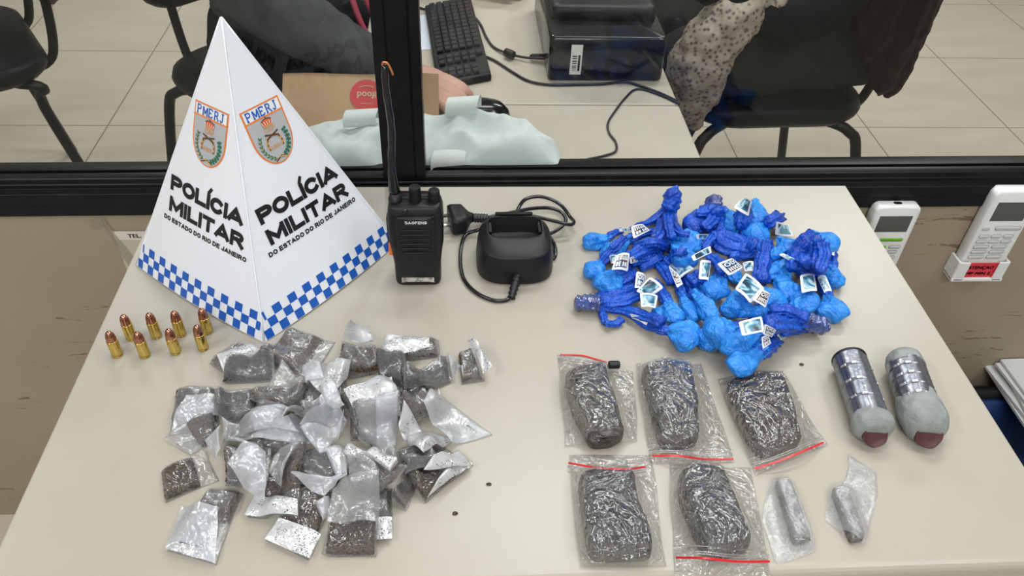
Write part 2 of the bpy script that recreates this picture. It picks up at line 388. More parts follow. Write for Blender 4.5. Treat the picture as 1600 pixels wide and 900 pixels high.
# ------------------------------------------------------------------ paper police pyramid
def pyramid():
    Lc, Fc, Rc = at(213,414), at(413,536), at(622,380)
    Lc, Fc, Rc = [np.array([p[0], p[1], T+.0004]) for p in (Lc, Fc, Rc)]
    Bc = Lc + Rc - Fc
    ap = (Lc + Rc)/2 + np.array([.0005, 0, .2866])
    root = thing('pyramid_sign', 'white glossy four-sided paper pyramid with police crests and blue checks', 'sign', (*((Lc+Rc)[:2]/2), T))
    corners = [Lc, Fc, Rc, Bc]
    fns = []
    for i in range(4):
        P0, P1 = corners[i], corners[(i+1) % 4]
        o = (P0+P1)/2; ex = P1-P0; wd = np.linalg.norm(ex); ex = ex/wd
        n = np.cross(ex, ap-o); n /= np.linalg.norm(n)
        if n[:2] @ (o - (Lc+Rc)/2)[:2] < 0: n = -n
        ey = np.cross(n, ex); ey = ey if ey[2] > 0 else -ey
        Hh = (ap-o) @ ey; au = (ap-o) @ ex
        def fn(u, v, off=0.0, o=o, ex=ex, ey=ey, n=n, Hh=Hh, wd=wd, au=au):
            c = au * v/Hh; hw = wd/2*(1 - v/Hh) + 1e-6
            q = max(-1.0, min(1.0, (u-c)/hw))
            b = .006*(1-q*q)*max(0, 1-v/Hh)**2
            p = o + ex*u + ey*v + n*(b+off)
            if v < .02: p = p + np.array([n[0], n[1], 0])/math.hypot(n[0], n[1])*0.0
            return p + np.array([0, 0, max(0.0, T + .0003 - p[2])])
        fns.append((fn, wd, Hh, au))
        V = []; nv, nu = 30, 22
        for a in range(nv):
            v = Hh*a/(nv-1)*.998
            for b in range(nu):
                q = -1 + 2*b/(nu-1); hw = wd/2*(1-v/Hh)
                V.append(fn(au*v/Hh + q*hw, v))
        F = grid_faces(nv, nu)
        link('side_panel', V, F, m_card, root)
    # rounded creases down the edges
    cr = MB()
    for c in corners: tube(cr, [c + (ap-c)*t for t in np.linspace(.004, .997, 12)], .0011, 8)
    cr.build('crease', m_card, root, True)
    inks = [m_ink, m_cblue, m_corange, m_csilver, m_cgreen, m_cgold, m_cred, m_cbrown, m_wink]
    for i, (fn, wd, Hh, au) in enumerate(fns):
        sg = (fn(0, .1) - fn(0, .1, -.01)) # outward
        def F1(off): return lambda u, v: fn(u, v, off)
        t = MB(); dy = .002 if i == 0 else 0
        letters(t, 'POL\u00cdCIA', -.0530, .1105+dy, .1105, .0172, F1(.0005), .0050, 0, .10)
        letters(t, 'MILITAR', -.0525, .0865+dy, .1145, .0172, F1(.0005), .0048, 0, .24)
        letters(t, 'DO ESTADO DO RIO DE JANEIRO', -.0595, .0762+dy*.5, .1275, .0053, F1(.0005), .00145, 0, .45)
        t.build('lettering', inks, root)
        # checker band, three rows
        ck = MB(); cw = .01015; rh = .0098
        for r in range(3):
            for c in range(-12, 12):
                if (r + c) % 2: continue
                u0, u1 = c*cw, (c+1)*cw; v0, v1 = .0012 + r*rh, .0012 + (r+1)*rh
                if r == 0: v0 = .0006
                lo = -wd/2*(1-v1/Hh) + au*v1/Hh + .0006; hi = wd/2*(1-v1/Hh) + au*v1/Hh - .0006
                u0, u1 = max(u0, lo), min(u1, hi)
                if u1 - u0 < .001: continue
                put_poly(ck, [(u0,v0),(u1,v0),(u1,v1),(u0,v1)], F1(.0004), 1)
        ck.build('checker_band', inks, root)
        # crest
        s = MB(); cx = -.0003; y0 = .1560; hgt = .0625; hw = .0245
        def sh(sc):
            P = [(-hw*sc, hgt/2*sc), (-hw*sc, -.002*sc)]
            for a in np.linspace(PI, 2*PI, 17)[1:-1]: P.append((hw*sc*math.cos(a), -.002*sc + (hgt/2-.002)*sc*math.sin(a)))
            P += [(hw*sc, -.002*sc), (hw*sc, hgt/2*sc)]
            return [(cx+x, y0+hgt/2+y) for x, y in P]
        put_poly(s, sh(1.0), F1(.0004), 2); 
        inner = [(cx+(x-cx)*.93, (y-(y0+hgt/2))*.955+y0+hgt/2) for x, y in sh(1.0)]
        put_poly(s, inner, F1(.0006), 3)
        yt = y0+hgt
        put_poly(s, [(cx-hw,yt-.0125),(cx+hw,yt-.0125),(cx+hw,yt-.0142),(cx-hw,yt-.0142)], F1(.0008), 2)
        put_poly(s, [(cx-hw*.92,yt-.0124),(cx+hw*.92,yt-.0124),(cx+hw*.92,yt-.0018),(cx-hw*.92,yt-.0018)], F1(.0008), 8)
        # serif letters
        glyph = {'P': [[(.1,0),(.1,1)],[(.1,1),(.7,1),(.85,.77),(.7,.5),(.1,.5)],[(-.08,0),(.32,0)],[(-.08,1),(.2,1)]],
                 'M': [[(.05,0),(.05,1),(.5,.15),(.95,1),(.95,0)],[(-.12,0),(.22,0)],[(.76,0),(1.1,0)]],
                 'E': [[(.1,0),(.1,1)],[(-.05,1),(.85,1),(.85,.8)],[(.1,.5),(.65,.5)],[(-.05,0),(.85,0),(.85,.22)]],
                 'R': [[(.1,0),(.1,1)],[(-.05,1),(.65,1),(.8,.77),(.65,.5),(.1,.5)],[(.5,.5),(.9,0)],[(-.08,0),(.3,0)],[(.72,0),(1.05,0)]],
                 'J': [[(.55,1),(.55,.2),(.4,0),(.15,0),(0,.2)],[(.3,1),(.8,1)]]}
        lx = cx - .0203
        for ch in 'PMERJ':
            wch = .0074 if ch != 'M' else .0080
            for st in glyph[ch]: put_line(s, [(lx+.0006+a*wch*.82, yt-.0112+b*.0082) for a, b in st], .0014, F1(.0010), 1)
            lx += .0083
        mx, my = cx, y0
        # crown
        put_poly(s, [(mx-.0055,my+.040),(mx+.0055,my+.040),(mx+.0068,my+.0445),(mx+.003,my+.0468),(mx-.003,my+.0468),(mx-.0068,my+.0445)], F1(.0010), 6)
        put_poly(s, [(mx-.0058,my+.0392),(mx+.0058,my+.0392),(mx+.0056,my+.0408),(mx-.0056,my+.0408)], F1(.0012), 5)
        for k in range(5): put_line(s, [(mx-.0052+.0026*k, my+.041),(mx-.0066+.0033*k, my+.045)], .0006, F1(.0013), 8)
        put_line(s, [(mx-.0066,my+.0452),(mx-.003,my+.0472),(mx+.003,my+.0472),(mx+.0066,my+.0452)], .0009, F1(.0013), 7)
        put_line(s, [(mx,my+.0468),(mx,my+.0495)], .0011, F1(.0013), 7)
        put_text(s, 'GRP', mx-.0068, my+.0338, .0135, .0045, F1(.0010), 0, 5)
        put_text(s, '1809', mx-.0062, my+.0158, .0118, .0045, F1(.0010), 0, 5)
        # crossed pistols over a ring
        ring = [(mx+.0092*math.cos(a), my+.0205+.0098*math.sin(a)) for a in np.linspace(-.45, PI+.45, 18)]
        put_line(s, ring, .0024, F1(.0010), 5)
        for k in range(0, 17, 2): put_line(s, ring[k:k+2], .0012, F1(.0012), 7)
        for sx in (-1, 1): put_line(s, [(mx-sx*.008,my+.0275),(mx+sx*.0085,my+.0325)], .0016, F1(.0013), 7)
        # branches
        for sx in (-1, 1):
            br = [(mx+sx*.0168*math.cos(a), my+.0235+.0178*math.sin(a)) for a in np.linspace(.35, -1.45, 9)]
            put_line(s, br, .0010, F1(.0010), 7 if sx > 0 else 5)
            for k, (bx, by) in enumerate(br[:-1]):
                a = .35 - 1.8*k/8
                for q in (-1, 1):
                    if sx > 0: dxx, dyy, lw_ = .0030, .0022, .0019
                    else: dxx, dyy, lw_ = .0022, .0050, .0009
                    ux, uy = math.cos(a)*q*sx, math.sin(a)*q
                    tx, ty = math.sin(a)*sx, -math.cos(a)
                    c0 = (bx, by); c2 = (bx+ux*dxx-tx*dyy*.8, by+uy*dxx-ty*dyy*.8)
                    md = ((c0[0]+c2[0])/2, (c0[1]+c2[1])/2); px_, py_ = -(c2[1]-c0[1]), c2[0]-c0[0]; l = math.hypot(px_, py_)
                    put_poly(s, [c0, (md[0]+px_/l*lw_, md[1]+py_/l*lw_), c2, (md[0]-px_/l*lw_, md[1]-py_/l*lw_)], F1(.0011+.0001*(q > 0)), 4)
        for sx in (-1, 1): put_line(s, [(mx-sx*.002,my+.0078),(mx+sx*.0075,my+.0040)], .0013, F1(.0014), 5 if sx > 0 else 7)
        s.build('police_crest', inks, root)
pyramid()

# ------------------------------------------------------------------ cartridges
def cartridge(x, y, label):
    root = thing('cartridge', label, 'ammunition', (x, y, T), 'row of pistol cartridges')
    n = 28
    def lathe(pr, name, m):
        mb = MB(); mb.rings([[(x+r*math.cos(2*PI*j/n), y+r*math.sin(2*PI*j/n), T+z) for j in range(n)] for r, z in pr]); o = mb.build(name, m, root, True)
        return o
    K = 1.12
    lathe([(r*K, z*K) for r, z in [(.0046,.0001),(.00498,.0004),(.00498,.0013),(.0044,.0017),(.0044,.0024),(.00497,.0031),(.00496,.004),(.00483,.0188),(.0047,.0191),(.0045,.0191)]], 'brass_case', m_brass)
    lathe([(r*K, z*K) for r, z in [(.0044,.0186),(.00450,.0192),(.00448,.0208),(.0043,.0228),(.0039,.025),(.0033,.0269),(.0025,.0284),(.0015,.0294),(.0004,.0298)]], 'copper_bullet', m_copper)
for (px, py, lab) in [(206,531,'cartridge in the back row, leftmost of the four'), (245,528,'cartridge in the back row, second from the left'),
        (283,525,'cartridge in the back row, third from the left'), (325,521,'cartridge in the back row, nearest the pyramid sign'),
        (184,557,'cartridge at the left end of the front row'), (227,558,'cartridge in the front row, second from its left end'),
        (275,553,'cartridge in the front row, third from its left end'), (318,547,'cartridge at the right end of the front row')]:
    p = at(px, py-2.5); cartridge(p[0], p[1], 'upright brass ' + lab)

# ------------------------------------------------------------------ two-way radio
def radio():
    cx, cy = -.0455, .7045
    root = thing('two_way_radio', 'black two-way radio standing upright beside the pyramid sign', 'radio', (cx, cy, T))
    fz = [0, .002, .006, .03, .05, .062, .085, .098, .106, .108]
    fw = [.046, .0495, .051, .0515, .0555, .059, .0595, .0585, .055, .051]
    fd = [.028, .031, .032, .032, .034, .035, .034, .033, .030, .026]
    body = MB(); body.rings([[(cx+px, cy+py, T+z) for px, py in rounded(w_, d_, min(.007, d_*.3), 5)] for z, w_, d_ in zip(fz, fw, fd)])
    body.build('body', m_bplast, root, True)
    fy = cy - .0165                                   # front plane
    fp = MB(); fp.rings([[(cx+a*s, fy-.0006-d, T+.052+b*s) for a, b in rounded(.041, .092, .004, 4)] for s, d in ((1, -.004), (1, .0008), (.97, .0018))]); fp.build('front_panel', m_bplast, root, True)
    gr = MB()
    for k in range(6):
        z = T+.050+.0062*k
        P = [(cx+x, fy-.0022-.0012*(1-(x/.018)**2), z+.0012*(1-(x/.018)**2)) for x in np.linspace(-.0175, .0175, 9)]
        tube(gr, P, .0011, 6)
    gr.build('speaker_grille', m_bplast, root, True)
    lp = MB(); lp.rings([[(cx+.001+a*s, fy-.0022-d, T+.0925+b*s) for a, b in rounded(.027, .0085, .002, 4)] for s, d in ((1, -.002), (1, .0008), (.93, .0012))]); lp.build('name_plate', m_bgloss, root, True)
    t = MB(); letters(t, 'BAOFENG', cx-.0105, T+.0908, .023, .0036, lambda u, v: (u, fy-.0039, v), .00075, 0, .6); t.build('brand_lettering', m_wink, root)
    st = MB(); o = [(-.018,.0),(-.013,.0012),(.013,.0012),(.018,.0),(.018,.007),(-.018,.007)]
    st.rings([[(cx+a, fy-.0028-d, T+.0085+b) for a, b in o] for d in (-.002, .0006)]); st.build('worn_metal_strip', m_silver, root)
    for kx, kr, kh, nm in ((.0005, .0068, .0155, 'channel_knob'), (.0205, .0066, .0115, 'volume_knob')):
        k = MB(); n = 32; P = []
        for z, r in ((.104,kr*1.05),(.109,kr*1.02),(.110,kr),(.108+kh,kr*.94),(.1095+kh,kr*.82),(.1097+kh,kr*.4)):
            P.append([(cx+kx+(r*(1-.07*(j % 4 < 2)) if z < .108+kh+.0001 else r)*math.cos(2*PI*j/n), cy-.001+(r*(1-.07*(j % 4 < 2)) if z < .108+kh+.0001 else r)*math.sin(2*PI*j/n), T+z) for j in range(n)])
        k.rings(P); k.build(nm, m_bplast, root, False)
    ab = MB(); ab.rings([[(cx-.0205+r*math.cos(2*PI*j/24), cy-.001+r*math.sin(2*PI*j/24), T+z) for j in range(24)] for z, r in ((.104,.0075),(.112,.0072),(.1125,.0062),(.118,.0058))]); ab.build('antenna_base', m_bplast, root, True)
    an = MB(); zs = np.linspace(.116, .262, 26)
    P = [(cx-.0205-.0012*math.sin(k*.35), cy-.001+.0012*math.cos(k*.5), T+z) for k, z in enumerate(zs)]
    R = [.0062-.0022*min(1, k/6) - .0006*(k/25) + .00025*math.sin(k*1.7) for k in range(26)]; R[-1] = .002
    tube(an, P, R, 12); an.build('antenna', m_bgloss, root, True)
    ow = MB(); e = P[-1]
    tube(ow, catmull([(e[0]-.002,e[1]-.001,e[2]-.001),(e[0]-.001,e[1]-.003,e[2]+.003),(e[0]+.003,e[1]-.003,e[2]+.002),(e[0]+.006,e[1]-.004,e[2]-.004),(e[0]+.0075,e[1]-.004,e[2]-.009)], 5), .0011, 7)
    ow.build('exposed_copper_wire', M('bare_orange_wire', (.55,.2,.09), .35, metal=.6), root, True)
    bevel(MB().box((cx-.0315,cy-.006,T+.048),(cx-.0275,cy+.006,T+.088)).build('talk_button', m_bplast, root), .0015, 2)
    bevel(MB().box((cx-.0308,cy-.010,T+.040),(cx-.0262,cy-.004,T+.056)).build('orange_side_button', m_orange, root), .001, 2)
    lm = MB(); lm.rings([[(cx-.010+r*math.cos(2*PI*j/16), fy+.004-.0035*d, T+.1035+r*math.sin(2*PI*j/16)) for j in range(16)] for r, d in ((.0035,0),(.0033,1),(.002,1.3))]); lm.build('indicator_light', m_bgloss, root, True)
    bevel(MB().box((cx+.0175,fy-.0035,T+.090),(cx+.0205,fy+.002,T+.100)).build('screw_plate', m_bgloss, root), .0006, 1)
    bk = MB(); bk.rings([[(cx+a, cy+b, T+z) for a, b in rounded(.044,.012,.003,3,0,.008)] for z in (.104,.1095)]); bk.build('top_ledge', m_bplast, root, True)
radio()

# ------------------------------------------------------------------ charging cradle, its cord and plug
def charger():
    c = at(801, 400, T); cx, cy = c[0]+.001, c[1]-.010
    root = thing('charging_cradle', 'black desktop charging cradle with an empty slot beside the radio', 'charger', (cx, cy, T))
    def se(w_, d_, z, oy=0, p=3.2, n=48):
        return [(cx+w_/2*math.copysign(abs(math.cos(a))**(2/p), math.cos(a)), cy+oy+d_/2*math.copysign(abs(math.sin(a))**(2/p), math.sin(a)), T+z) for a in np.linspace(0, 2*PI, n, endpoint=False)]
    b = MB()
    b.rings([se(.085,.083,.0005), se(.089,.087,.003), se(.089,.087,.007), se(.0895,.0875,.008), se(.087,.085,.024), se(.083,.081,.035), se(.081,.079,.0372), se(.079,.077,.0380),
             se(.070,.060,.0425,.005), se(.065,.046,.0445,.009,4), se(.0630,.040,.0448,.010,4.5), se(.0615,.0385,.0435,.010,4.5), se(.060,.037,.022,.010,4.5), se(.058,.035,.0205,.010,4.5)])
    b.build('housing', m_bplast, root, True)
    rb = MB(); rb.rings([se(.089,.087,.0074), se(.0893,.0873,.0078), se(.089,.087,.0082)], cap0=False, cap1=False); rb.build('seam', m_bgloss, root, True)
    for sx in (-1, 1): MB().box((cx+sx*.0285-.0015,cy+.002,T+.0205),(cx+sx*.0285+.0015,cy+.020,T+.0425)).build('guide_rail', m_bgloss, root)
    bb = MB(); bb.rings([[(cx+a, cy+.0315+b_, T+z) for a, b_ in rounded(.044,.004,.0018,4)] for z in (.036,.0470,.0476)]); bb.build('slot_lip', m_bplast, root, True)
    pp = at(803, 447, T+.012); q = at(799, 465, T+.004)
    sr = MB(); P = [np.array([cx+.001, cy-.040, T+.012]) + (np.array([q[0], q[1], T+.0035]) - np.array([cx+.001, cy-.040, T+.012]))*t for t in np.linspace(0,1,16)]
    tube(sr, P, [.0052 + (.0011 if i % 3 == 0 else 0) - .0016*i/15 for i in range(16)], 14); sr.build('strain_relief', m_blackrub, root, True)
    # cord
    px = [(799,463,3.2),(790,469,2.6),(770,469,2.4),(745,458,2.4),(727,440,2.4),(720,418,2.4),(720,390,2.6),(727,368,5),(745,360,9),(766,356,16),(782,346,24),(800,339,30),(830,338,30),(865,345,24),(890,351,18),(897,347,14),(890,338,11),(878,322,12),(862,312,16),(842,307,20),(822,311,20),(812,322,14),(806,338,8),(812,352,3),(835,368,3),(852,385,3),(862,404,3),(868,398,3),(867,385,3),(862,374,4),(858,367,6),(868,361,9),(880,352,12),(884,342,16),(876,331,20),(858,325,22),(830,326,18),(800,332,12),(770,338,8),(750,342,7.5)]
    P = []
    for x, y, z in px: p = at(x, y, T+z/1000); P.append(p)
    P = catmull(P, 7)
    # the cord stays clear of the housing
    for i in range(len(P)):
        dx, dy = P[i][0]-cx, P[i][1]-cy; r = (abs(dx/.0465)**3.2 + abs(dy/.0455)**3.2)**(1/3.2)
        if r < 1.0 and i > 8:
            zt = T + .0505
            if P[i][2] < zt + .004 and P[i][2] > T+.010: P[i][2] = max(P[i][2], zt if r < .8 else P[i][2])
            if P[i][2] < zt: P[i][0], P[i][1] = cx+dx/max(r,.2), cy+dy/max(r,.2)
    cb = MB(); tube(cb, P, .0023, 10)
    pr = cb.build('power_cord', m_bgloss, root, True)
    # plug
    e = P[-1]; a = at(741, 344, T+.0085); b2 = at(712, 346, T+.010); d = at(697, 348, T+.010)
    ax = (d-a); ax[2] = 0; ln = np.linalg.norm(ax); ax /= ln; sd = np.array([-ax[1], ax[0], 0])
    def sec(s, w_, h_): 
        c0 = a + ax*s; return [c0 + sd*x + np.array([0,0,z + (T+.0135-c0[2])]) for x, z in rounded(w_, h_, min(w_, h_)*.3, 4)]
    k = MB(); k.rings([sec(.0015,.009,.009), sec(.006,.014,.012), sec(.010,.026,.018), sec(.014,.038,.024), sec(.026,.041,.025), sec(.0305,.038,.023), sec(.031,.030,.018)]); k.build('plug_body', m_bplast, pr, True)
    s2 = MB(); P2 = [a + ax*t + np.array([0,0,T+.0135-a[2]])*0 + np.array([0,0,(t+.016)/.018*.004]) for t in np.linspace(-.016, .002, 16)]
    tube(s2, P2, [.0052 + (.0009 if i % 3 == 0 else 0) for i in range(16)], 12); s2.build('plug_strain_relief', m_blackrub, pr, True)
    pn = MB()
    for s_ in (-1, 1):
        c0 = a + ax*.031 + sd*.0095*s_; c0[2] = T+.0135; tube(pn, [c0, c0+ax*.016], .0022, 10)
    pn.build('pin', m_silver, pr, True)
charger()

# ------------------------------------------------------------------ heights of what already lies on the table
GX0, GY0, GR = -.42, .30, .0025
GN, GM = 400, 250
HF = np.zeros((GM, GN))
def hf_smooth(rad=3, blur=2):
    A = HF.copy()
    for _ in range(rad):
        B = A.copy()
        B[1:] = np.maximum(B[1:], A[:-1]); B[:-1] = np.maximum(B[:-1], A[1:])
        B[:, 1:] = np.maximum(B[:, 1:], A[:, :-1]); B[:, :-1] = np.maximum(B[:, :-1], A[:, 1:]); A = B
    for _ in range(blur*2):
        B = A.copy(); B[1:-1, 1:-1] = (A[1:-1,1:-1]*2 + A[:-2,1:-1] + A[2:,1:-1] + A[1:-1,:-2] + A[1:-1,2:])/6; A = B
    return A
def hf_get(A, x, y):
    fx = np.clip((np.asarray(x)-GX0)/GR, 0, GN-2); fy = np.clip((np.asarray(y)-GY0)/GR, 0, GM-2)
    ix, iy = fx.astype(int), fy.astype(int); a, b = fx-ix, fy-iy
    return (A[iy,ix]*(1-a)*(1-b) + A[iy,ix+1]*a*(1-b) + A[iy+1,ix]*(1-a)*b + A[iy+1,ix+1]*a*b)
def hf_put(V):
    V = np.asarray(V); ix = np.clip(((V[:,0]-GX0)/GR).round().astype(int), 0, GN-1); iy = np.clip(((V[:,1]-GY0)/GR).round().astype(int), 0, GM-1)
    np.maximum.at(HF, (iy, ix), V[:,2]-T)
def place_quad(q, A, lift=(0,0,0,0)):
    out = []
    for (px, py), l in zip(q, lift):
        z = 0.004
        for _ in range(4):
            p = at(px, py, T+z+l); z = float(hf_get(A, p[0], p[1]))
        out.append(at(px, py, T+z+l))
    return np.array(out)
def bil(q, u, v):
    u = u[..., None]; v = v[..., None]
    return (q[0]*(1-u)+q[1]*u)*(1-v) + (q[3]*(1-u)+q[2]*u)*v

m_herb = noisy('dried_brown_herb', (.018,.011,.006), (.18,.108,.056), 600, .8, detail=5, lo=.42, hi=.7, bump=.8, bs=500, bd=.002)
m_herb2 = noisy('dried_grey_brown_herb', (.018,.015,.013), (.11,.092,.078), 520, .85, detail=5, lo=.42, hi=.72, bump=.8, bs=450, bd=.002)
m_fpouch = film('milky_film', veil=.20, veil_col=(.76,.77,.80), gloss=.05, rough=.2, scale=55, bump=.5, bd=.003, dens=.08)
m_fempty = film('frosted_film', veil=.42, veil_col=(.88,.90,.95), gloss=.06, rough=.22, scale=45, bump=.8, bd=.004, dens=.10)
m_fspeck = film('frosted_film_with_specks', veil=.78, veil_col=(.92,.93,.95), gloss=.10, rough=.22, scale=60, bump=.5, bd=.003, specks=.52)
m_fspeckd = film('bright_film_with_crumbs', veil=.88, veil_col=(.93,.94,.95), gloss=.12, rough=.2, scale=80, bump=.6, bd=.003, specks=.47)
m_staple = M('steel_staple', (.45,.5,.5), .3, metal=1)
m_fclear = film('clear_film', veil=.07, veil_col=(.80,.80,.82), gloss=.035, rough=.12, scale=50, bump=.7, bd=.004, dens=.04)
FM = {'c': m_fclear, 'e': m_fempty, 's': m_fspeck, 'd': m_fspeckd, 'p': m_fpouch}
NB = [0]
def baggie(label, q, herb=(0, .62), t=.008, flap=None, fm='e', flift=(0,0), body='p', staple=None, hm=None, hcut=None, blift=(0,0,0,0), sheet=None):
    """q: closed end a,b then open end c,d. flap: two far corners beyond d-c (pixel), folded film"""
    NB[0] += 1; sd = NB[0]*13
    A = hf_smooth(3, 2)
    Q = place_quad(q, A, blift); n, m = 26, 22
    ctr = Q.mean(0)
    root = thing('herb_baggie', label, 'bag', (ctr[0], ctr[1], T + float(hf_get(A, ctr[0], ctr[1]))), 'small plastic baggies of dried herb piled beside the pyramid sign')
    u, v = np.meshgrid(np.linspace(0, 1, n), np.linspace(0, 1, m)); u = u.ravel(); v = v.ravel()
    P = bil(Q, u, v); bl = bil(np.array(blift)[:, None]*np.ones((4,3)), u, v)[:, 0]
    # slightly wandering outline
    wob = nz(np.c_[P[:, :2], np.full(len(P), sd)], 30, sd)*.0022
    P[:, 0] += wob; P[:, 1] += wob[::-1]*.7
    base = hf_get(A, P[:, 0], P[:, 1]) + .0006 + bl
    edge = np.minimum.reduce([u, 1-u, v, 1-v])
    hin = np.clip((v-herb[0])/.07+.5, 0, 1)*np.clip((herb[1]-v)/.16+.5, 0, 1)
    if hcut is not None: hin = hin*np.clip((hcut[0]*u+hcut[1]*v-hcut[2])/.15+.5, 0, 1)
    eu = np.clip(np.minimum(u, 1-u)/.16, 0, 1); ev = np.clip(np.minimum(v, 1-v)/.10, 0, 1)
    lump = .75 + .5*nz(np.c_[P[:, :2], np.full(len(P), sd)], 60, sd)
    hh = t*hin*np.sqrt(eu)*np.sqrt(ev)*lump
    cr = crump(np.c_[P[:, :2], np.full(len(P), sd*.1)], 95, sd, 5)
    puff = np.clip(edge/.12, 0, 1)
    topz = base + hh + (.0014 + .0026*(cr*.5+.5))*puff + .0003
    W = [(p[0], p[1], T+z) for p, z in zip(P, topz)] + [(p[0], p[1], T+z) for p, z in zip(P, base)]
    F = grid_faces(m, n); F2 = [tuple(reversed(f)) for f in grid_faces(m, n, n*m)]
    rim = [i for i in range(n)] + [n*k+n-1 for k in range(1, m)] + [n*(m-1)+i for i in range(n-2, -1, -1)] + [n*k for k in range(m-2, 0, -1)]
    F3 = [(rim[i], n*m+rim[i], n*m+rim[(i+1) % len(rim)], rim[(i+1) % len(rim)]) for i in range(len(rim))]
    link('film_pouch', W, F+F2+F3, FM[body], root)
    # herb inside
    if t > 0:
        n2, m2 = 38, 32
        uu, vv = np.meshgrid(np.linspace(.05, .95, n2), np.linspace(max(.03, herb[0]-.02), min(.97, herb[1]+.05), m2)); uu = uu.ravel(); vv = vv.ravel()
        r = np.random.RandomState(sd)
        P2 = bil(Q, uu, vv); b2 = hf_get(A, P2[:, 0], P2[:, 1]) + .001 + bil(np.array(blift)[:, None]*np.ones((4,3)), uu, vv)[:, 0]
        hi = np.clip((vv-herb[0])/.07+.5, 0, 1)*np.clip((herb[1]-vv)/.16+.5, 0, 1)
        if hcut is not None: hi = hi*np.clip((hcut[0]*uu+hcut[1]*vv-hcut[2])/.15+.5, 0, 1)
        e2 = np.clip(np.minimum(uu, 1-uu)/.16, 0, 1); f2 = np.clip(np.minimum(vv, 1-vv)/.10, 0, 1)
        lp = .75 + .5*nz(np.c_[P2[:, :2], np.full(len(P2), sd)], 60, sd)
        z2 = t*hi*np.sqrt(e2)*np.sqrt(f2)*lp*.96 + r.uniform(-.0011, .0009, len(P2))*(hi > .12) - .0012*(hi <= .12)
        P2[:, :2] += r.uniform(-.0006, .0006, (len(P2), 2))
        keep = hi > .10
        W2 = [(p[0], p[1], T+b+max(z, -.0004)) for p, b, z in zip(P2, b2, z2)]
        F2 = [f for f in grid_faces(m2, n2) if all(keep[i] for i in f)]
        if F2:
            us = sorted({i for f in F2 for i in f}); ix = {k: i for i, k in enumerate(us)}
            V2 = [W2[i] for i in us] + [(W2[i][0], W2[i][1], T+b2[i]-.0002) for i in us]; k0 = len(us)
            FF = [tuple(ix[i] for i in f) for f in F2]; FB = [tuple(ix[i]+k0 for i in reversed(f)) for f in F2]
            link('dried_herb', V2, FF+FB, hm or (m_herb if NB[0] % 3 else m_herb2), root, None, False)
    hf_put(np.array(W[:n*m]))
    if flap:
        A = hf_smooth(2, 1)
        hinge = [Q[3], Q[2]]
        far = place_quad(flap, A, flift)                    # order: beyond c, beyond d  -> (x of c side, x of d side)
        FQ = np.array([hinge[0], hinge[1], far[0], far[1]])
        n3, m3 = 22, 20
        uu, vv = np.meshgrid(np.linspace(0, 1, n3), np.linspace(0, 1, m3)); uu = uu.ravel(); vv = vv.ravel()
        P3 = bil(FQ, uu, vv)
        lf = (flift[1]*(1-uu)+flift[0]*uu)
        b3 = hf_get(A, P3[:, 0], P3[:, 1]) + .0016
        bow = .004*np.sin(PI*vv)*(1 if max(flift) < .004 else 1.6)
        wav = .0016*nz(np.c_[P3[:, :2], np.full(len(P3), sd)], 45, sd+3) + .0022*crump(np.c_[P3[:, :2], np.full(len(P3), sd)], 70, sd+5, 3)
        z3 = np.maximum(b3, b3 + lf*vv**1.5 + bow + wav)
        W3 = [(p[0], p[1], T+z) for p, z in zip(P3, z3)]
        # the doubled-over strip at the far edge
        o = link('folded_flap', W3 + [(a, b, c-.0009) for a, b, c in W3], grid_faces(m3, n3) + [tuple(reversed(f)) for f in grid_faces(m3, n3, n3*m3)], FM[fm], root)
        hf_put(np.array([(a, b, min(c, T+float(bb)+.004)) for (a, b, c), bb in zip(W3, b3)]))
    if sheet:
        A = hf_smooth(2, 1); q4, sm_, lf4 = sheet; SQ = place_quad(q4, A, lf4); n3, m3 = 24, 20
        uu, vv = np.meshgrid(np.linspace(0, 1, n3), np.linspace(0, 1, m3)); uu = uu.ravel(); vv = vv.ravel(); P3 = bil(SQ, uu, vv)
        l3 = bil(np.array(lf4)[:, None]*np.ones((4,3)), uu, vv)[:, 0]; b3 = hf_get(A, P3[:, 0], P3[:, 1]) + .0016
        z3 = b3 + l3 + .0026*np.sin(PI*uu)*np.sin(PI*vv) + .0016*(nz(np.c_[P3[:, :2], np.full(len(P3), sd)], 45, sd+3)+.5) + .0022*(crump(np.c_[P3[:, :2], np.full(len(P3), sd)], 75, sd+5, 4)*.5+.5)
        W3 = [(p[0], p[1], T+z) for p, z in zip(P3, z3)]
        link('folded_flap', W3 + [(a, b, c-.0009) for a, b, c in W3], grid_faces(m3, n3) + [tuple(reversed(f)) for f in grid_faces(m3, n3, n3*m3)], FM[sm_], root)
        hf_put(np.array([(a, b, min(c, T+float(bb)+.004)) for (a, b, c), bb in zip(W3, b3)]))
    if staple:
        p = place_quad([staple[0], staple[1]], hf_smooth(1, 0), (.0012, .0012))
        s = MB(); tube(s, [p[0]-[0,0,.002], p[0], p[1], p[1]-[0,0,.002]], .0004, 6); s.build('staple', m_staple, root, True)

B = baggie
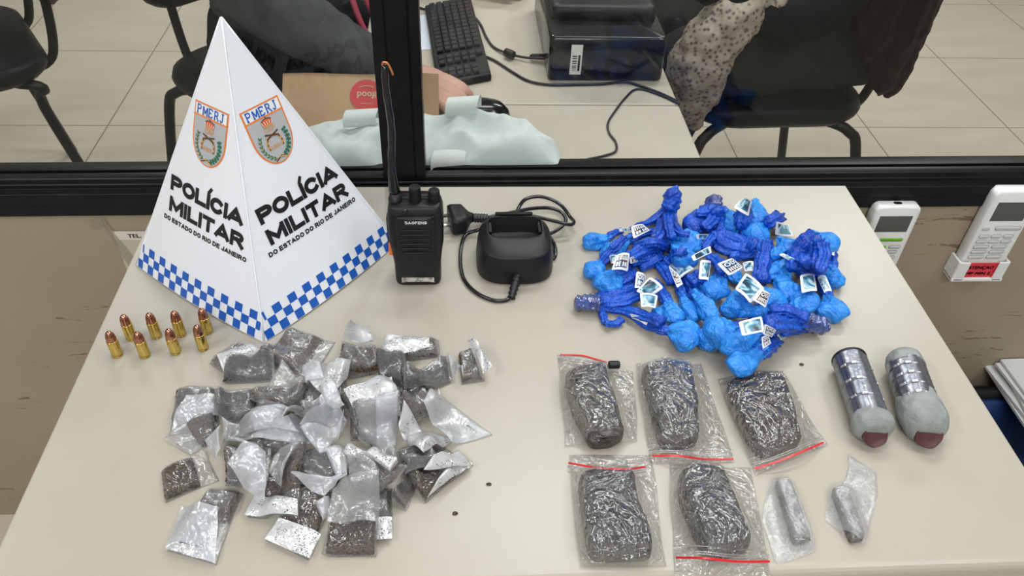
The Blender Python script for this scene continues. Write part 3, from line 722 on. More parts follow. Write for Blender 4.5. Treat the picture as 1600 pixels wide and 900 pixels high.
# lowest layer, out to the rim of the pile
B('herb baggie at the upper left rim of the pile, silvery strip folded across it', [(352,584),(328,568),(380,538),(414,558)], (0,.9), .010, sheet=([(340,558),(406,545),(415,561),(350,584)], 'd', (.001,)*4))
B('grey wide herb baggie just under the front corner of the pyramid', [(404,570),(456,518),(524,536),(488,592)], (0,.72), .013)
B('flat herb baggie wedged below the silvery-strip baggie at the upper left', [(346,602),(366,574),(430,566),(428,596)], (0,.9), .009, hm=m_herb2)
B('herb baggie at the top rim with a silver sheen over its left half', [(687,560),(684,532),(600,530),(596,572)], (0,.95), .010, sheet=([(599,531),(671,530),(671,553),(597,573)], 'd', (.001,)*4))
B('far right herb baggie with an upright white speckled flap', [(722,603),(716,556),(738,545),(758,596)], (0,.85), .011, sheet=([(731,537),(742,531),(769,574),(755,587)], 'd', (.004,.012,.012,.004)))
B('herb baggie at the left rim, topped by a milky square flap', [(339,609),(276,611),(264,682),(342,668)], (0,.8), .011, sheet=([(292,620),(336,620),(343,652),(268,680)], 'e', (.002,.002,.001,.001)))
B('dark creased herb baggie right of the left-rim milky flap', [(341,612),(344,662),(408,658),(398,606)], (0,.95), .012, hm=m_herb2)
B('low herb baggie with a crinkled clear end pointing left', [(343,690),(340,664),(258,684),(296,712)], (0,.5), .009, body='p')
B('herb baggie jutting left with coarse brown herb and a crumpled neck', [(258,786),(252,738),(322,702),(343,752)], (0,.62), .010, body='c', hm=m_herb)
B('lowest left herb baggie with a large clear stapled flap', [(380,772),(330,764),(262,862),(338,884)], (0,.40), .011, sheet=([(285,795),(341,793),(337,883),(260,861)], 'e', (.001,)*4), staple=((281,847),(307,852)))
B('speckled white-bottomed herb baggie at the lower rim, left of the front one', [(466,762),(522,772),(484,876),(415,846)], (0,.55), .011, body='c', hm=m_herb, sheet=([(436,812),(502,838),(484,876),(415,846)], 'd', (.0005,)*4))
B('herb baggie behind the right edge of the front one, crumbs at its foot', [(562,762),(614,764),(613,844),(560,846)], (.05,.62), .008, hm=m_herb2, sheet=([(588,812),(613,811),(613,845),(589,846)], 'd', (.0005,)*4))
B('small round-ended herb baggie at the lower right rim', [(612,778),(638,738),(652,760),(634,800)], (0,.85), .009)
B('herb baggie at the lower right corner with a bright clear margin', [(664,786),(628,742),(696,700),(738,728)], (0,.62), .010, body='c', hm=m_herb, sheet=([(680,765),(716,712),(738,728),(668,784)], 's', (.0005,)*4))
B('small dark herb baggie under the right side of the pile', [(632,742),(620,708),(676,694),(694,724)], (0,.9), .010, hm=m_herb2)
# inner filling, glimpsed between the others
B('herb baggie buried in the gap above the left upright flap', [(350,704),(352,760),(404,764),(400,706)], (0,.9), .012)
B('herb baggie buried left of centre under the long milky fold', [(404,640),(398,706),(464,712),(468,640)], (0,.95), .014)
B('herb baggie buried below the centre, dark with coarse bits', [(470,700),(464,758),(530,766),(536,704)], (0,.95), .013)
B('herb baggie buried at the centre with brown stems in sight', [(548,690),(548,632),(610,634),(614,694)], (0,.95), .014)
B('herb baggie buried above the centre of the pile', [(470,640),(474,590),(540,594),(540,646)], (0,.95), .013)
B('herb baggie buried to the right under the curled white band', [(610,650),(612,600),(668,606),(672,652)], (0,.95), .012)
# middle layer
B('peaked herb baggie standing at the top rim with an upright clear tip', [(522,584),(596,580),(588,544),(534,532)], (0,.85), .017, [(576,512),(548,500)], 'e', (.014,.032))
B('dark square herb baggie right of the peaked one', [(592,602),(590,570),(634,570),(632,606)], (0,.95), .012, hm=m_herb2)
B('large herb baggie near the right rim with a white flap hanging right', [(633,610),(630,572),(700,554),(708,596)], (0,.9), .012, [(724,596),(724,574)], 'e', (.002,.006))
B('herb baggie with a white speckled corner and a slanting seam, left of centre', [(448,644),(388,622),(444,576),(486,596)], (0,.95), .012, body='p', hcut=(-.6,-1.2,-1.05))
B('small lobed herb baggie under the speckled-corner one', [(400,632),(396,656),(436,664),(448,644)], (0,.9), .009, hm=m_herb2)
B('milky baggie forming the long horizontal fold on the left', [(352,668),(348,694),(500,694),(497,664)], (0,.2), .003, body='e')
B('milky baggie forming the upper long fold towards the centre', [(372,662),(376,680),(470,676),(452,646)], (0,.2), .003, body='e')
B('herb column baggie with a crumb-strewn clear foot, lower left of centre', [(482,688),(432,722),(384,808),(466,808)], (0,.62), .012, body='c', hm=m_herb, hcut=(-.2,-.4,-.48), sheet=([(398,778),(466,784),(466,809),(384,808)], 's', (.0005,)*4))
B('herb baggie under the left upright milky flap', [(352,748),(376,694),(424,700),(420,752)], (0,.8), .010, sheet=([(382,692),(416,709),(415,786),(362,745)], 'e', (.003,.008,.008,.006)))
B('dark herb baggie right of centre under a milky band', [(551,768),(536,724),(586,716),(594,760)], (0,.85), .011, hm=m_herb2)
B('pleated dark herb baggie behind the front one', [(592,772),(553,764),(586,722),(640,744)], (0,.9), .012, hm=m_herb)
B('herb baggie with a white speckled flap at the heart of the pile', [(556,668),(528,622),(600,596),(630,650)], (0,.9), .013, sheet=([(537,611),(612,592),(626,630),(553,651)], 'd', (.004,.004,.002,.002)))
B('dark shiny herb baggie right of the speckled centre flap', [(640,668),(624,616),(664,610),(690,648)], (0,.9), .012)
B('white crumbed baggie spread above the centre', [(520,622),(480,594),(502,566),(552,584)], (.5,.95), .003, body='s')
B('frosted baggie with brown smears below the speckled centre flap', [(560,690),(556,668),(628,650),(616,712)], (0,.45), .006, body='e')
# top layer: mostly empty film
B('pale pleated milky baggie left of the big central flap', [(440,654),(470,640),(518,606),(512,648)], (0,.2), .003, body='e')
B('baggie with a large square milky flap at the centre', [(474,648),(470,630),(516,608),(522,626)], (0,.5), .005, [(543,666),(468,664)], 'e', (.004,.008), body='e')
B('baggie hanging as a pointed milky sheet from the central flap', [(470,668),(541,668),(512,706),(500,710)], (0,.1), .0, body='e')
B('baggie with a bright flat milky flap edged in white, below the centre', [(506,700),(542,700),(544,742),(528,752)], (0,.1), .0, [(507,775),(454,738)], 'e', (.003,.004), body='e')
B('baggie seen as a curled white band right of centre', [(537,708),(548,690),(624,716),(612,735)], (0,.1), .0, body='s', blift=(.004,.006,.004,.002))
B('baggie rolled into a bright white fold at the right', [(622,676),(634,660),(706,686),(662,708)], (.3,.9), .004, body='s')
B('right rim baggie with a doubled clear flap reaching furthest right', [(706,692),(662,636),(684,611),(768,680)], (0,.1), .0, body='e', staple=((730,664),(745,674)))
B('baggie with a thin upright milky tongue at the left', [(338,716),(322,688),(346,664),(346,700)], (0,.1), .0, body='e', blift=(0,.004,.008,.002))
B('milky baggie corner tucked against the front herb baggie', [(505,812),(495,784),(518,781),(524,800)], (0,.1), .0, body='e')
B('white crumbed baggie tip pointing right at the lower right', [(662,742),(676,716),(716,704),(738,728)], (0,.1), .0, body='s')
B('milky baggie corner standing between the peaked baggie and the top rim', [(476,596),(470,574),(500,566),(508,590)], (0,.1), .0, body='e', blift=(0,.004,.006,0))
B('narrow bright milky baggie left of the speckled centre flap', [(512,640),(498,604),(524,596),(540,632)], (0,.1), .0, body='e', blift=(0,.005,.005,0))
B('small triangular milky baggie corner at the middle of the left half', [(425,662),(438,645),(448,664),(440,668)], (0,.1), .0, body='s', blift=(0,.006,0,0))
B('thin milky baggie over the gap right of the big upright flap', [(420,736),(438,700),(470,690),(440,760)], (0,.1), .0, body='p', blift=(0,.002,.002,0))
B('milky baggie sheet draped right of the lower centre flap', [(548,758),(542,712),(586,724),(590,746)], (0,.1), .0, body='p')
B('foremost herb baggie lying square to the table edge, loose herb filling its lower half', [(504,866),(588,871),(596,770),(520,769)], (0,.50), .010, body='c', sheet=([(521,768),(596,768),(592,820),(512,818)], 'p', (.001,)*4), staple=((542,806),(566,806)), hm=m_herb)
# fallen crumbs
def crumb(px, py, label):
    p = at(px, py); V = []; r = np.random.RandomState(int(px)); mb = MB()
    R = [[(p[0]+(.0022*s*(1+.4*r.rand()))*math.cos(a), p[1]+(.0016*s*(1+.4*r.rand()))*math.sin(a), T+z) for a in np.linspace(0, 2*PI, 9)[:-1]] for s, z in ((.7,.0001),(1,.0008),(.5,.0018))]
    tag(mb.rings(R).build('herb_crumb', m_herb), label, 'crumb', 'crumbs of herb fallen on the table')
crumb(711, 803, 'reddish brown herb crumb lying alone between the herb pile and the zip bags')
crumb(764, 757, 'tiny herb crumb on the table right of the herb pile')
crumb(1252, 570, 'small brown crumb on the table left of the nearer metal tube')

# ------------------------------------------------------------------ wrapped blocks in zip bags
def m_block(name, c0, c1, gl=.55, sc=1.0):
    m = M(name, c0, .30, coat=.0, spec=.6); v = coords(m); f = noise_tex(m, v, 90, 6, .75)
    L(m, ramp(m, f, [(.38, c0), (.64, c1)]), m.node_tree.nodes['Principled BSDF'].inputs['Base Color'])
    h = facet_height(m, coords(m, (.6, 1.3, 1.0)), 120*sc); bumped(m, h, .9, .006); m.node_tree.nodes['Principled BSDF'].inputs['Roughness'].default_value = .2
    return m
blk = [m_block('dark_grey_brown_wrapped_block', (.026,.022,.020), (.115,.10,.086)), m_block('grey_wrapped_block', (.030,.027,.027), (.125,.115,.108)),
       m_block('dark_brown_wrapped_block', (.014,.007,.005), (.085,.062,.052)), m_block('charcoal_wrapped_block', (.012,.012,.014), (.070,.070,.074)), m_block('charcoal_grey_wrapped_block', (.020,.020,.022), (.095,.095,.095))]
m_zip = film('clear_zip_bag_film', tint=(.985,.985,.985), veil=.035, veil_col=(.9,.9,.9), gloss=.11, rough=.07, scale=45, bump=1.0, bd=.010)
m_zipend = film('ridged_zip_film', tint=(.98,.98,.98), veil=.22, veil_col=(.85,.86,.88), gloss=.08, rough=.12, scale=60, bump=.6, bd=.004)
m_redline = M('red_zip_line', (.62,.012,.02), .3)
def resample(poly, n, soft=5):
    P = np.asarray(poly, float); P = np.vstack([P, P[:1]])
    # smooth closed curve
    Q = []
    k = len(P)-1
    for i in range(k):
        p0, p1, p2, p3 = P[(i-1) % k], P[i], P[(i+1) % k], P[(i+2) % k]
        for t in np.linspace(0, 1, 10, endpoint=False):
            Q.append(0.5*((2*p1)+(-.5*p0+.5*p2)*t*1.0*2*.5+0*t) if False else (1-t)*p1+t*p2)
    Q = np.array(Q)
    for _ in range(soft): Q = (Q + np.roll(Q, 1, 0) + np.roll(Q, -1, 0))/3
    d = np.r_[0, np.cumsum(np.linalg.norm(np.roll(Q, -1, 0)-Q, axis=1))]; Q = np.vstack([Q, Q[:1]])
    s = np.linspace(0, d[-1], n, endpoint=False)
    return np.c_[np.interp(s, d, Q[:, 0]), np.interp(s, d, Q[:, 1])]
def block(name, poly, h, mat, parent, seed, lump=.0022, pw=3.6, grow=1.05, soft=4):
    """rounded solid over a pixel outline"""
    P = np.array([at(x, y, T+h*.55)[:2] for x, y in poly]); P = resample(P, 72, soft); c = P.mean(0); P = c + (P-c)*grow; V = []
    rings = [(0.0,1), (.12,1), (.25,1), (.36,1), (.45,1), (.53,1), (.6,1), (.66,1), (.72,1), (.82,1), (.9,1), (.955,1), (.985,1), (1.0,1), (1.0,0), (.97,-1)]
    zt = []
    R = []
    for r, sgn in rings[1:]:
        q = c + (P-c)*r
        if sgn == 1: z = h*(.5 + .5*(1-r**(pw*2))**(1/2.2))
        elif sgn == 0: z = h*.22
        else: z = .0006
        R.append(np.c_[q, np.full(len(q), T+z)])
    R = R[::-1]
    out = []
    for i, q in enumerate(R):
        d = np.c_[q[:, :2]-c, np.full(len(q), .01)]; d /= np.linalg.norm(d, axis=1)[:, None]
        a = crump(q, 55, seed, 5)*lump*.6 + nz(q, 40, seed)*lump*.8 + crump(q, 170, seed+1, 4)*lump*.3
        if i == 0: a = a*0
        rr_ = np.linalg.norm(q[:, :2]-c, axis=1)/np.linalg.norm(P-c, axis=1).mean(); q2 = q + np.c_[d[:, :2]*(a*np.clip(rr_*1.6-.6, 0, 1))[:, None]*.8, a*(.9 if i > 1 else .2)]; q2[:, 2] = np.maximum(q2[:, 2], T+.0004); out.append(q2)
    mb = MB(); mb.rings([list(map(tuple, q)) for q in out]); o = mb.build(name, mat, parent, True)
    hf_put(np.vstack(out)); hf_put(np.vstack([np.c_[c+(out[-1][:, :2]-c)*k, out[-1][:, 2]] for k in np.linspace(0, 1, 9)]))
    hf_put(np.vstack([np.c_[c+(out[-2][:, :2]-c)*k, out[-1][:, 2]*.5+out[-2][:, 2]*.5] for k in np.linspace(.5, 1, 7)]))
    return o
def zipbag(label, q, red, poly, h, bm, seed, extra=None, flip=False):
    """q: film corners tl,tr,br,bl. red: pixel points of the red zip line"""
    ctr = at(sum(p[0] for p in poly)/len(poly), sum(p[1] for p in poly)/len(poly))
    root = thing('zip_bag', label, 'bag', (ctr[0], ctr[1], T), 'zip bags holding film-wrapped blocks')
    global HF
    H0 = HF.copy(); HF[:] = 0
    block('wrapped_block', poly, h, bm, root, seed)
    # fill the height map inside the block so the film lies over it
    A = HF.copy()
    for _ in range(3):
        B = A.copy(); B[1:-1,1:-1] = np.maximum(A[1:-1,1:-1], (A[:-2,1:-1]+A[2:,1:-1]+A[1:-1,:-2]+A[1:-1,2:])/4*1.02); A = B
    HS = A.copy()
    for _ in range(10):
        B = HS.copy(); B[1:-1,1:-1] = (HS[:-2,1:-1]+HS[2:,1:-1]+HS[1:-1,:-2]+HS[1:-1,2:]+HS[1:-1,1:-1])/5; HS = np.maximum(B, A)
    Q = np.array([at(x, y, T+.002) for x, y in q]); n, m = 56, 64
    u, v = np.meshgrid(np.linspace(0, 1, n), np.linspace(0, 1, m)); u = u.ravel(); v = v.ravel(); P = bil(Q, u, v)
    edge = np.minimum.reduce([u, 1-u, v, 1-v])
    P[:, :2] += (nz(np.c_[P[:, :2], np.full(len(P), seed)], 22, seed)*.0025)[:, None]*np.array([1, .6])
    b = hf_get(HS, P[:, 0], P[:, 1]); cr = crump(np.c_[P[:, :2], np.full(len(P), .1)], 90, seed, 4)*.7 + crump(np.c_[P[:, :2], np.full(len(P), .1)], 190, seed+4, 4)*.45
    z = b + .0012 + (.0035*(cr*.5+.5) + .0015*(nz(np.c_[P[:, :2], np.zeros(len(P))], 28, seed)*.5+.5))*np.clip(edge/.08, 0, 1)
    W = [(p[0], p[1], T+a) for p, a in zip(P, z)] + [(p[0], p[1], T+.0005) for p in P]
    rim = [i for i in range(n)] + [n*k+n-1 for k in range(1, m)] + [n*(m-1)+i for i in range(n-2, -1, -1)] + [n*k for k in range(m-2, 0, -1)]
    F3 = [(rim[i], n*m+rim[i], n*m+rim[(i+1) % len(rim)], rim[(i+1) % len(rim)]) for i in range(len(rim))]
    vm = v.reshape(m, n)
    link('film_sleeve', W, grid_faces(m, n) + F3, m_zip, root)
    hf_put(np.array(W[:n*m]))
    A2 = hf_smooth(1, 1)
    # red line and pressed zip ribs
    Pr = []
    for x, y in red:
        zz = .003
        for _ in range(3): p = at(x, y, T+zz); zz = float(hf_get(A2, p[0], p[1]))+.001
        Pr.append(at(x, y, T+zz))
    Pr = catmull(Pr, 6); dr = Pr[-1]-Pr[0]; dr[2] = 0; dr /= np.linalg.norm(dr); pd = np.array([-dr[1], dr[0], 0])
    mb = MB(); V = []
    for p in Pr: V += [p+pd*.0009, p-pd*.0009]
    mb.add(V, [(2*i, 2*i+1, 2*i+3, 2*i+2) for i in range(len(Pr)-1)]); mb.add([np.array(p)-[0,0,.0005] for p in V], [(2*i, 2*i+2, 2*i+3, 2*i+1) for i in range(len(Pr)-1)])
    mb.build('red_zip_line', m_redline, root, True)
    sgn = -1 if flip else 1
    rb = MB()
    for off, r in ((.0035, .0005), (.0055, .0006), (.0105, .0004)):
        tube(rb, [p + pd*sgn*off + np.array([0, 0, .0002]) for p in Pr], r, 6)
    rb.build('zip_ribs', m_zipend, root, True)
    for f in (extra or ()): f(root)
    np.maximum(HF, H0, out=HF)
    return root
def black_clip(root):
    p = at(960, 567, T+.012); o = MB().box((p[0]-.006,p[1]-.004,T+.006),(p[0]+.006,p[1]+.0035,T+.013)).build('black_clip', m_bplast, root); bevel(o, .0015, 1)
def staple_at(a, b, z=.004):
    def f(root):
        A = hf_smooth(1, 0); p = [at(*k, T+z) for k in (a, b)]
        for k in p: k[2] = T+float(hf_get(A, k[0], k[1]))+.0012
        s = MB(); tube(s, [p[0]-[0,0,.002], p[0], p[1], p[1]-[0,0,.002]], .00045, 6); s.build('staple', m_staple, root, True)
    return f
zipbag('zip bag at the back left with a black clip on its red line', [(872,553),(990,580),(996,688),(883,697)], [(875,554),(908,555),(928,560),(948,566)], [(884,588),(906,574),(944,572),(952,600),(976,674),(956,686),(924,689),(896,638)], .024, blk[0], 11, (black_clip,), True)
zipbag('zip bag in the back row between the clipped one and the reddish one', [(993,568),(1098,567),(1146,722),(1016,724)], [(1019,712),(1060,712),(1100,717),(1146,717)], [(1003,572),(1038,569),(1076,571),(1088,620),(1091,686),(1062,690),(1034,690),(1020,640)], .022, blk[1], 23)
zipbag('zip bag holding a dark reddish brown block, its zip end slanting', [(1120,592),(1222,579),(1294,694),(1182,742)], [(1179,732),(1215,721),(1250,707),(1287,691)], [(1133,604),(1150,590),(1222,588),(1240,640),(1250,690),(1190,710),(1160,665)], .020, blk[2], 31)
zipbag('zip bag in the front row with a square charcoal block and teal staple', [(888,711),(1019,709),(1042,884),(907,886)], [(888,723),(930,730),(975,733),(1009,729)], [(906,744),(930,738),(990,738),(994,780),(1008,812),(1018,850),(1014,864),(922,866),(912,800)], .024, blk[3], 45, (staple_at((957,720),(980,722)),), True)
zipbag('front-row zip bag with a rounded block, its zip at the near table edge', [(1045,726),(1173,729),(1206,899),(1056,899)], [(1056,871),(1100,872),(1150,877),(1203,877)], [(1062,742),(1088,730),(1130,740),(1150,790),(1174,846),(1150,858),(1106,864),(1084,820),(1066,776)], .026, blk[4], 57)

# ------------------------------------------------------------------ blue twisted bags
def bluemat(name, c, c2, rough=.33):
    m = M(name, c, rough, spec=.45, coat=.0); v = coords(m)
    f = noise_tex(m, v, 40, 3)
    L(m, ramp(m, f, [(.35, c), (.65, c2)]), m.node_tree.nodes['Principled BSDF'].inputs['Base Color'])
    h = facet_height(m, v, 85); bumped(m, h, .9, .004)
    return m
m_blue = bluemat('bright_blue_thin_plastic', (.015,.19,.66), (.03,.30,.84))
m_bdeep = bluemat('deep_blue_thin_plastic', (.006,.055,.42), (.010,.10,.58))
m_bdark = bluemat('navy_blue_taped_plastic', (.005,.03,.20), (.01,.07,.40), .22)
m_tape = film('clear_tape', veil=.04, veil_col=(.6,.62,.68), gloss=.05, rough=.08, scale=90, bump=.7, bd=.004)
def pic_mat():
    m = M('teal_picture_print', (.2,.45,.5), .25); v = coords(m); f = noise_tex(m, v, 48, 1, .5, 1.2)
    c = ramp(m, f, [(.34,(.02,.05,.08)),(.44,(.05,.20,.32)),(.50,(.30,.52,.64)),(.56,(.62,.74,.80)),(.64,(.12,.30,.36))])
    L(m, c, m.node_tree.nodes['Principled BSDF'].inputs['Base Color']); return m
def txt_mat():
    m = M('brown_blue_picture_print', (.2,.2,.2), .25); v = coords(m); f = noise_tex(m, v, 60, 2, .5, .6)
    c = ramp(m, f, [(.35,(.02,.10,.24)),(.5,(.05,.045,.045)),(.62,(.14,.08,.05))])
    L(m, c, m.node_tree.nodes['Principled BSDF'].inputs['Base Color']); return m
m_pic, m_txt = pic_mat(), txt_mat()
TAGM = [m_card, m_pic, m_txt, m_ink, m_wink]

def tag_card(parent, q, kind, lift=(.004,)*4, curl=.003):
    """small printed card with a white rim; kind 'pic', 'esc' or 'nic'; q: pixel corners tl,tr,br,bl"""
    A = hf_smooth(2, 1); Q = place_quad(q, A, lift)
    zc = [hf_get(A, p[0], p[1]) + l for p, l in zip(Q, lift)]
    ex = Q[1]-Q[0]; ey = Q[3]-Q[0]; n = np.cross(ex, ey); n /= np.linalg.norm(n); n = n if n[2] > 0 else -n
    def fn(u, v, off=0.0):
        p = bil(Q, np.array([u]), np.array([v]))[0]
        return p + n*(curl*math.sin(PI*min(1, max(0, u))) + off)
    mb = MB(); k = 13; g = [(i/(k-1), j/(k-1)) for j in range(k) for i in range(k)]
    def rnd(u, v):                                   # rounded corners
        x, y = (u-.5)*2, (v-.5)*2; r = .82
        if abs(x) > r and abs(y) > r:
            dx, dy = abs(x)-r, abs(y)-r; l = math.hypot(dx, dy); mxx = max(dx, dy)
            f = mxx/l if l > 0 else 1; x = math.copysign(r+dx*f, x); y = math.copysign(r+dy*f, y)
        return (x/2+.5, y/2+.5)
    for off in (0.0, -.0004):
        mb.add([fn(*rnd(u, v), off) for u, v in g], grid_faces(k, k), 0)
    a0, a1 = .13, .87; gi = [(a0+(a1-a0)*u, a0+(a1-a0)*v) for u, v in g]
    mb.add([fn(u, v, .0002) for u, v in gi], grid_faces(k, k), 1 if kind == 'pic' else 2)
    def tf(off): return lambda u, v: fn(u, 1-v, off)
    if kind in ('esc', 'nic'):
        a, b = ('ESCAIA', 'DE 30') if kind == 'esc' else ('OIX', 'NICE')
        for tx, u0, v0, w_, h_ in ((a, .15, .54, .70, .30), (b, .17, .17, .66, .28)):
            letters(mb, tx, u0, v0, w_, h_, tf(.0005), .062, 4, .6)
    o = mb.build('printed_tag', TAGM, parent, True)
    V = np.array(mb.v[:k*k]); hf_put(V)
    return o
def strand(parent, pts, w0, w1, name='twisted_neck', mat=None, lift=0.0, start=None, ridge=.5, flat=.75):
    """gathered plastic running along pixel points, radii in metres"""
    A = hf_smooth(2, 2); P = []
    rr = np.linspace(w0, w1, len(pts))
    for k, p3 in enumerate(pts):
        px, py = p3[0], p3[1]; l = p3[2] if len(p3) > 2 else 0.0; z = .01
        for _ in range(4):
            p = at(px, py, T+z); z = float(hf_get(A, p[0], p[1])) + rr[k]*flat + l + lift + .0005
        P.append(at(px, py, T+z))
    if start is not None: P = [np.array(start)] + P
    P = catmull(P, 7); n = len(P); t = np.linspace(0, 1, n)
    R = np.interp(t, np.linspace(0, 1, len(rr)), rr)*(1 + .10*np.sin(t*17+w0*9000))
    mb = MB(); r = tube_rings(P, R, 30, ridge=ridge, k=6, twist=.05, ph=w0*5000, flat=flat)
    r = [np.array(x) for x in r]
    for i, x in enumerate(r):
        c = crump(x, 120, 5, 4)*R[i]*.16 + crump(x, 330, 8, 3)*R[i]*.08; d = x - P[i]; d /= np.linalg.norm(d, axis=1)[:, None] + 1e-9
        r[i] = x + d*c[:, None]; r[i][:, 2] = np.maximum(r[i][:, 2], T+.0004)
    mb.rings([list(map(tuple, x)) for x in r]); o = mb.build(name, mat or m_bdeep, parent, True)
    hf_put(np.array([(p[0]+a, p[1]+b, p[2]+R[i]*.5) for i, p in enumerate(P) for a in (-.003, 0, .003) for b in (-.003, 0, .003)]))
    return P
BN = [0]
def bluebag(label, c, size, nk, pts=None, w_=(.0055,.004), tags=(), lift=0.0, zs=.72, mat=None):
    """c: pixel centre, size: pixel radii (along, across), nk: pixel where the neck starts, pts: more neck pixels"""
    BN[0] += 1; sd = BN[0]*17
    A = hf_smooth(2, 2)
    sc = 1000*1.0
    z = .012
    for _ in range(4):
        p = at(c[0], c[1], T+z); s_ = FPX/np.linalg.norm(p-CAM)
        ra, rb = size[0]/s_*1.06, size[1]/s_*1.06; hgt = min(ra, rb)*zs
        z = float(hf_get(A, p[0], p[1]))*.75 + hgt + lift
    ctr = p
    root = thing('blue_twist_bag', label, 'bag', (ctr[0], ctr[1], T+max(0, z-hgt)), 'blue plastic twist bags heaped at the back of the table')
    q = at(nk[0], nk[1], T+z); d = q-ctr; d[2] = 0; dl = np.linalg.norm(d); d /= dl; sd2 = np.array([-d[1], d[0], 0])
    nr, ns = 52, 64; V = []
    prof_s = np.linspace(0, 1, nr); a = np.linspace(0, 2*PI, ns, endpoint=False)
    Lb = max(dl, ra*1.15); tot = ra + Lb
    r_ = np.random.RandomState(sd); kk = r_.randint(5, 8); ph = r_.uniform(0, 6)
    for s in prof_s:
        x = -ra + tot*s
        if x < 0: rad = math.sqrt(max(0, 1-(x/ra)**2))
        else:
            t = x/Lb; rad = (1-t)**.9*(1+.55*t) * 1.0
            rad = max(rad, w_[0]/rb*.9)
        rad = max(rad, .03)
        g = np.clip((x+ra*.3)/Lb, 0, 1)
        tri = np.abs(((a*kk/PI + ph + s*1.5) % 2) - 1)
        R_ = rb*rad*(1 - .42*g*tri + .07*np.cos(2*a+ph) + .05*np.cos(3*a+ph*2))*1.08
        for j in range(ns):
            V.append(ctr + d*x + sd2*math.cos(a[j])*R_[j] + np.array([0, 0, math.sin(a[j])*R_[j]*zs*hgt/(rb*zs)]))
    V = np.array(V); cc = V - ctr; nn = cc/np.linalg.norm(cc, axis=1)[:, None]
    cz = crump(V, 62, sd, 3)*.0028 + crump(V, 120, sd+1, 2)*.0017 + crump(V, 240, sd+2, 2)*.0005
    V = V + nn*cz[:, None]
    V[:, 2] = np.maximum(V[:, 2], T+.0004)
    mb = MB(); R = [list(map(tuple, V[i*ns:(i+1)*ns])) for i in range(nr)]; mb.rings(R)
    mb.build('crumpled_pouch', mat or m_blue, root, True)
    up = V[V[:, 2] > ctr[2]-.002]; hf_put(up)
    end = ctr + d*Lb*.9
    P = [end]
    if pts: P = strand(root, pts, w_[0], w_[1], start=ctr + d*Lb*.72)
    for t in tags: tag_card(root, *t)
    return root, P
BB = bluebag
BB('blue bag at the far left of the heap with a pointed flared corner', (930,375), (20,15), (956,371), [(960,364),(972,360)], (.0045,.004), [([(967,357),(1003,353),(1003,359),(968,362)], 'pic', (.008,.008,.006,.006), .001)])
BB('light blue bag tucked right of the far left one', (958,392), (22,17), (985,372), [(1000,366),(1022,362)], (.006,.005))
BB('round blue bag on the left rim below two others', (928,422), (17,16), (943,408), [(952,396),(962,384),(975,372)], (.006,.005))
BB('tall light blue bag leaning behind the ESCAIA tag', (950,442), (22,21), (968,424), [(985,412),(1010,398),(1035,392)], (.007,.006))
BB('blue bag at the lower left of the heap, hanging on a long neck', (1068,524), (26,25), (1040,515), [(1028,512),(1015,510),(995,496),(965,482),(940,476)], (.0055,.004))
BB('small blue bag peeping out above the lower left one', (1032,490), (11,13), (1045,478), None)
BB('small upright blue bag left of the pointed drop-shaped bag', (1052,490), (18,13), (1040,466), [(1030,450),(1022,440)], (.006,.005))
BB('slim blue bag squeezed beside the pointed drop-shaped bag', (1079,485), (24,13), (1066,458), [(1060,445),(1050,432)], (.006,.004))
BB('pointed drop-shaped blue bag standing on its corner', (1102,480), (30,16), (1084,455), [(1078,444),(1066,430)], (.007,.005))
BB('blue bag lying low beneath the centre of the heap', (1110,532), (20,18), (1140,524), None)
BB('broad crumpled blue bag at the front centre', (1125,518), (22,28), (1158,510), [(1168,508),(1185,500)], (.007,.006))
BB('deep blue angular bag left of the wrapped bundle tip', (1086,350), (20,19), (1100,330), [(1108,326),(1116,322)], (.008,.007), mat=m_bdeep)
BB('shiny light blue bag high at the back', (1147,347), (19,18), (1133,330), [(1126,326),(1116,328)], (.006,.006))
BB('tall blue bag standing at the back right corner of the heap', (1183,338), (24,15), (1180,312), None)
BB('blue bag with a frilled neck right of the shiny back one', (1180,366), (20,20), (1200,348), [(1208,344),(1214,340)], (.008,.010), [([(1213,346),(1232,350),(1240,369),(1211,367)], 'pic', (.012,.010,.004,.004), .001)])
BB('blue bag buried left of the crossing necks', (1045,372), (18,16), (1062,388), None)
BB('blue bag pleated like a fan, left of centre', (1072,378), (24,19), (1050,376), [(1040,374),(1026,376)], (.009,.007), [([(1088,366),(1112,366),(1113,373),(1089,374)], 'pic', (.006,.006,.004,.004), .001)])
BB('blue bag under the two tilted picture tags', (1068,402), (20,19), (1050,386), None, tags=[([(1042,412),(1070,409),(1085,420),(1058,440)], 'pic', (.003,.006,.006,.003), .002)])
BB('round light blue bag at the right with a frilled top', (1232,388), (21,20), (1216,372), None)
BB('small bright blue bag in the gap right of the vertical neck', (1209,395), (13,12), (1222,404), [(1232,410),(1246,408)], (.005,.004))
BB('long oval blue bag right of the vertical neck', (1214,422), (15,24), (1236,432), None)
BB('blue bag between the picture tags right of centre', (1232,452), (17,21), (1215,470), None)
BB('wide blue bag low on the right', (1205,472), (20,24), (1188,486), None)
BB('round pale blue bag right of centre with fine creases', (1256,474), (20,20), (1240,490), [(1230,494),(1222,498)], (.006,.006))
BB('rounded blue bag on the right rim behind the triangular one', (1302,436), (17,15), (1298,416), [(1298,402),(1296,385)], (.006,.007), [([(1287,369),(1303,369),(1304,416),(1290,416)][:0] or [(1287,368),(1304,368),(1304,400),(1290,400)], 'nic', (.010,.010,.008,.008), .002)])
BB('triangular blue bag at the far right rim', (1301,486), (15,23), (1292,458), [(1288,447),(1282,436),(1278,426)], (.006,.005), [([(1277,434),(1290,430),(1300,455),(1288,458)], 'pic', (.010,.010,.007,.007), .002)])
BB('small blue bag below the slanted OIX tag', (1186,488), (12,16), (1170,480), None)
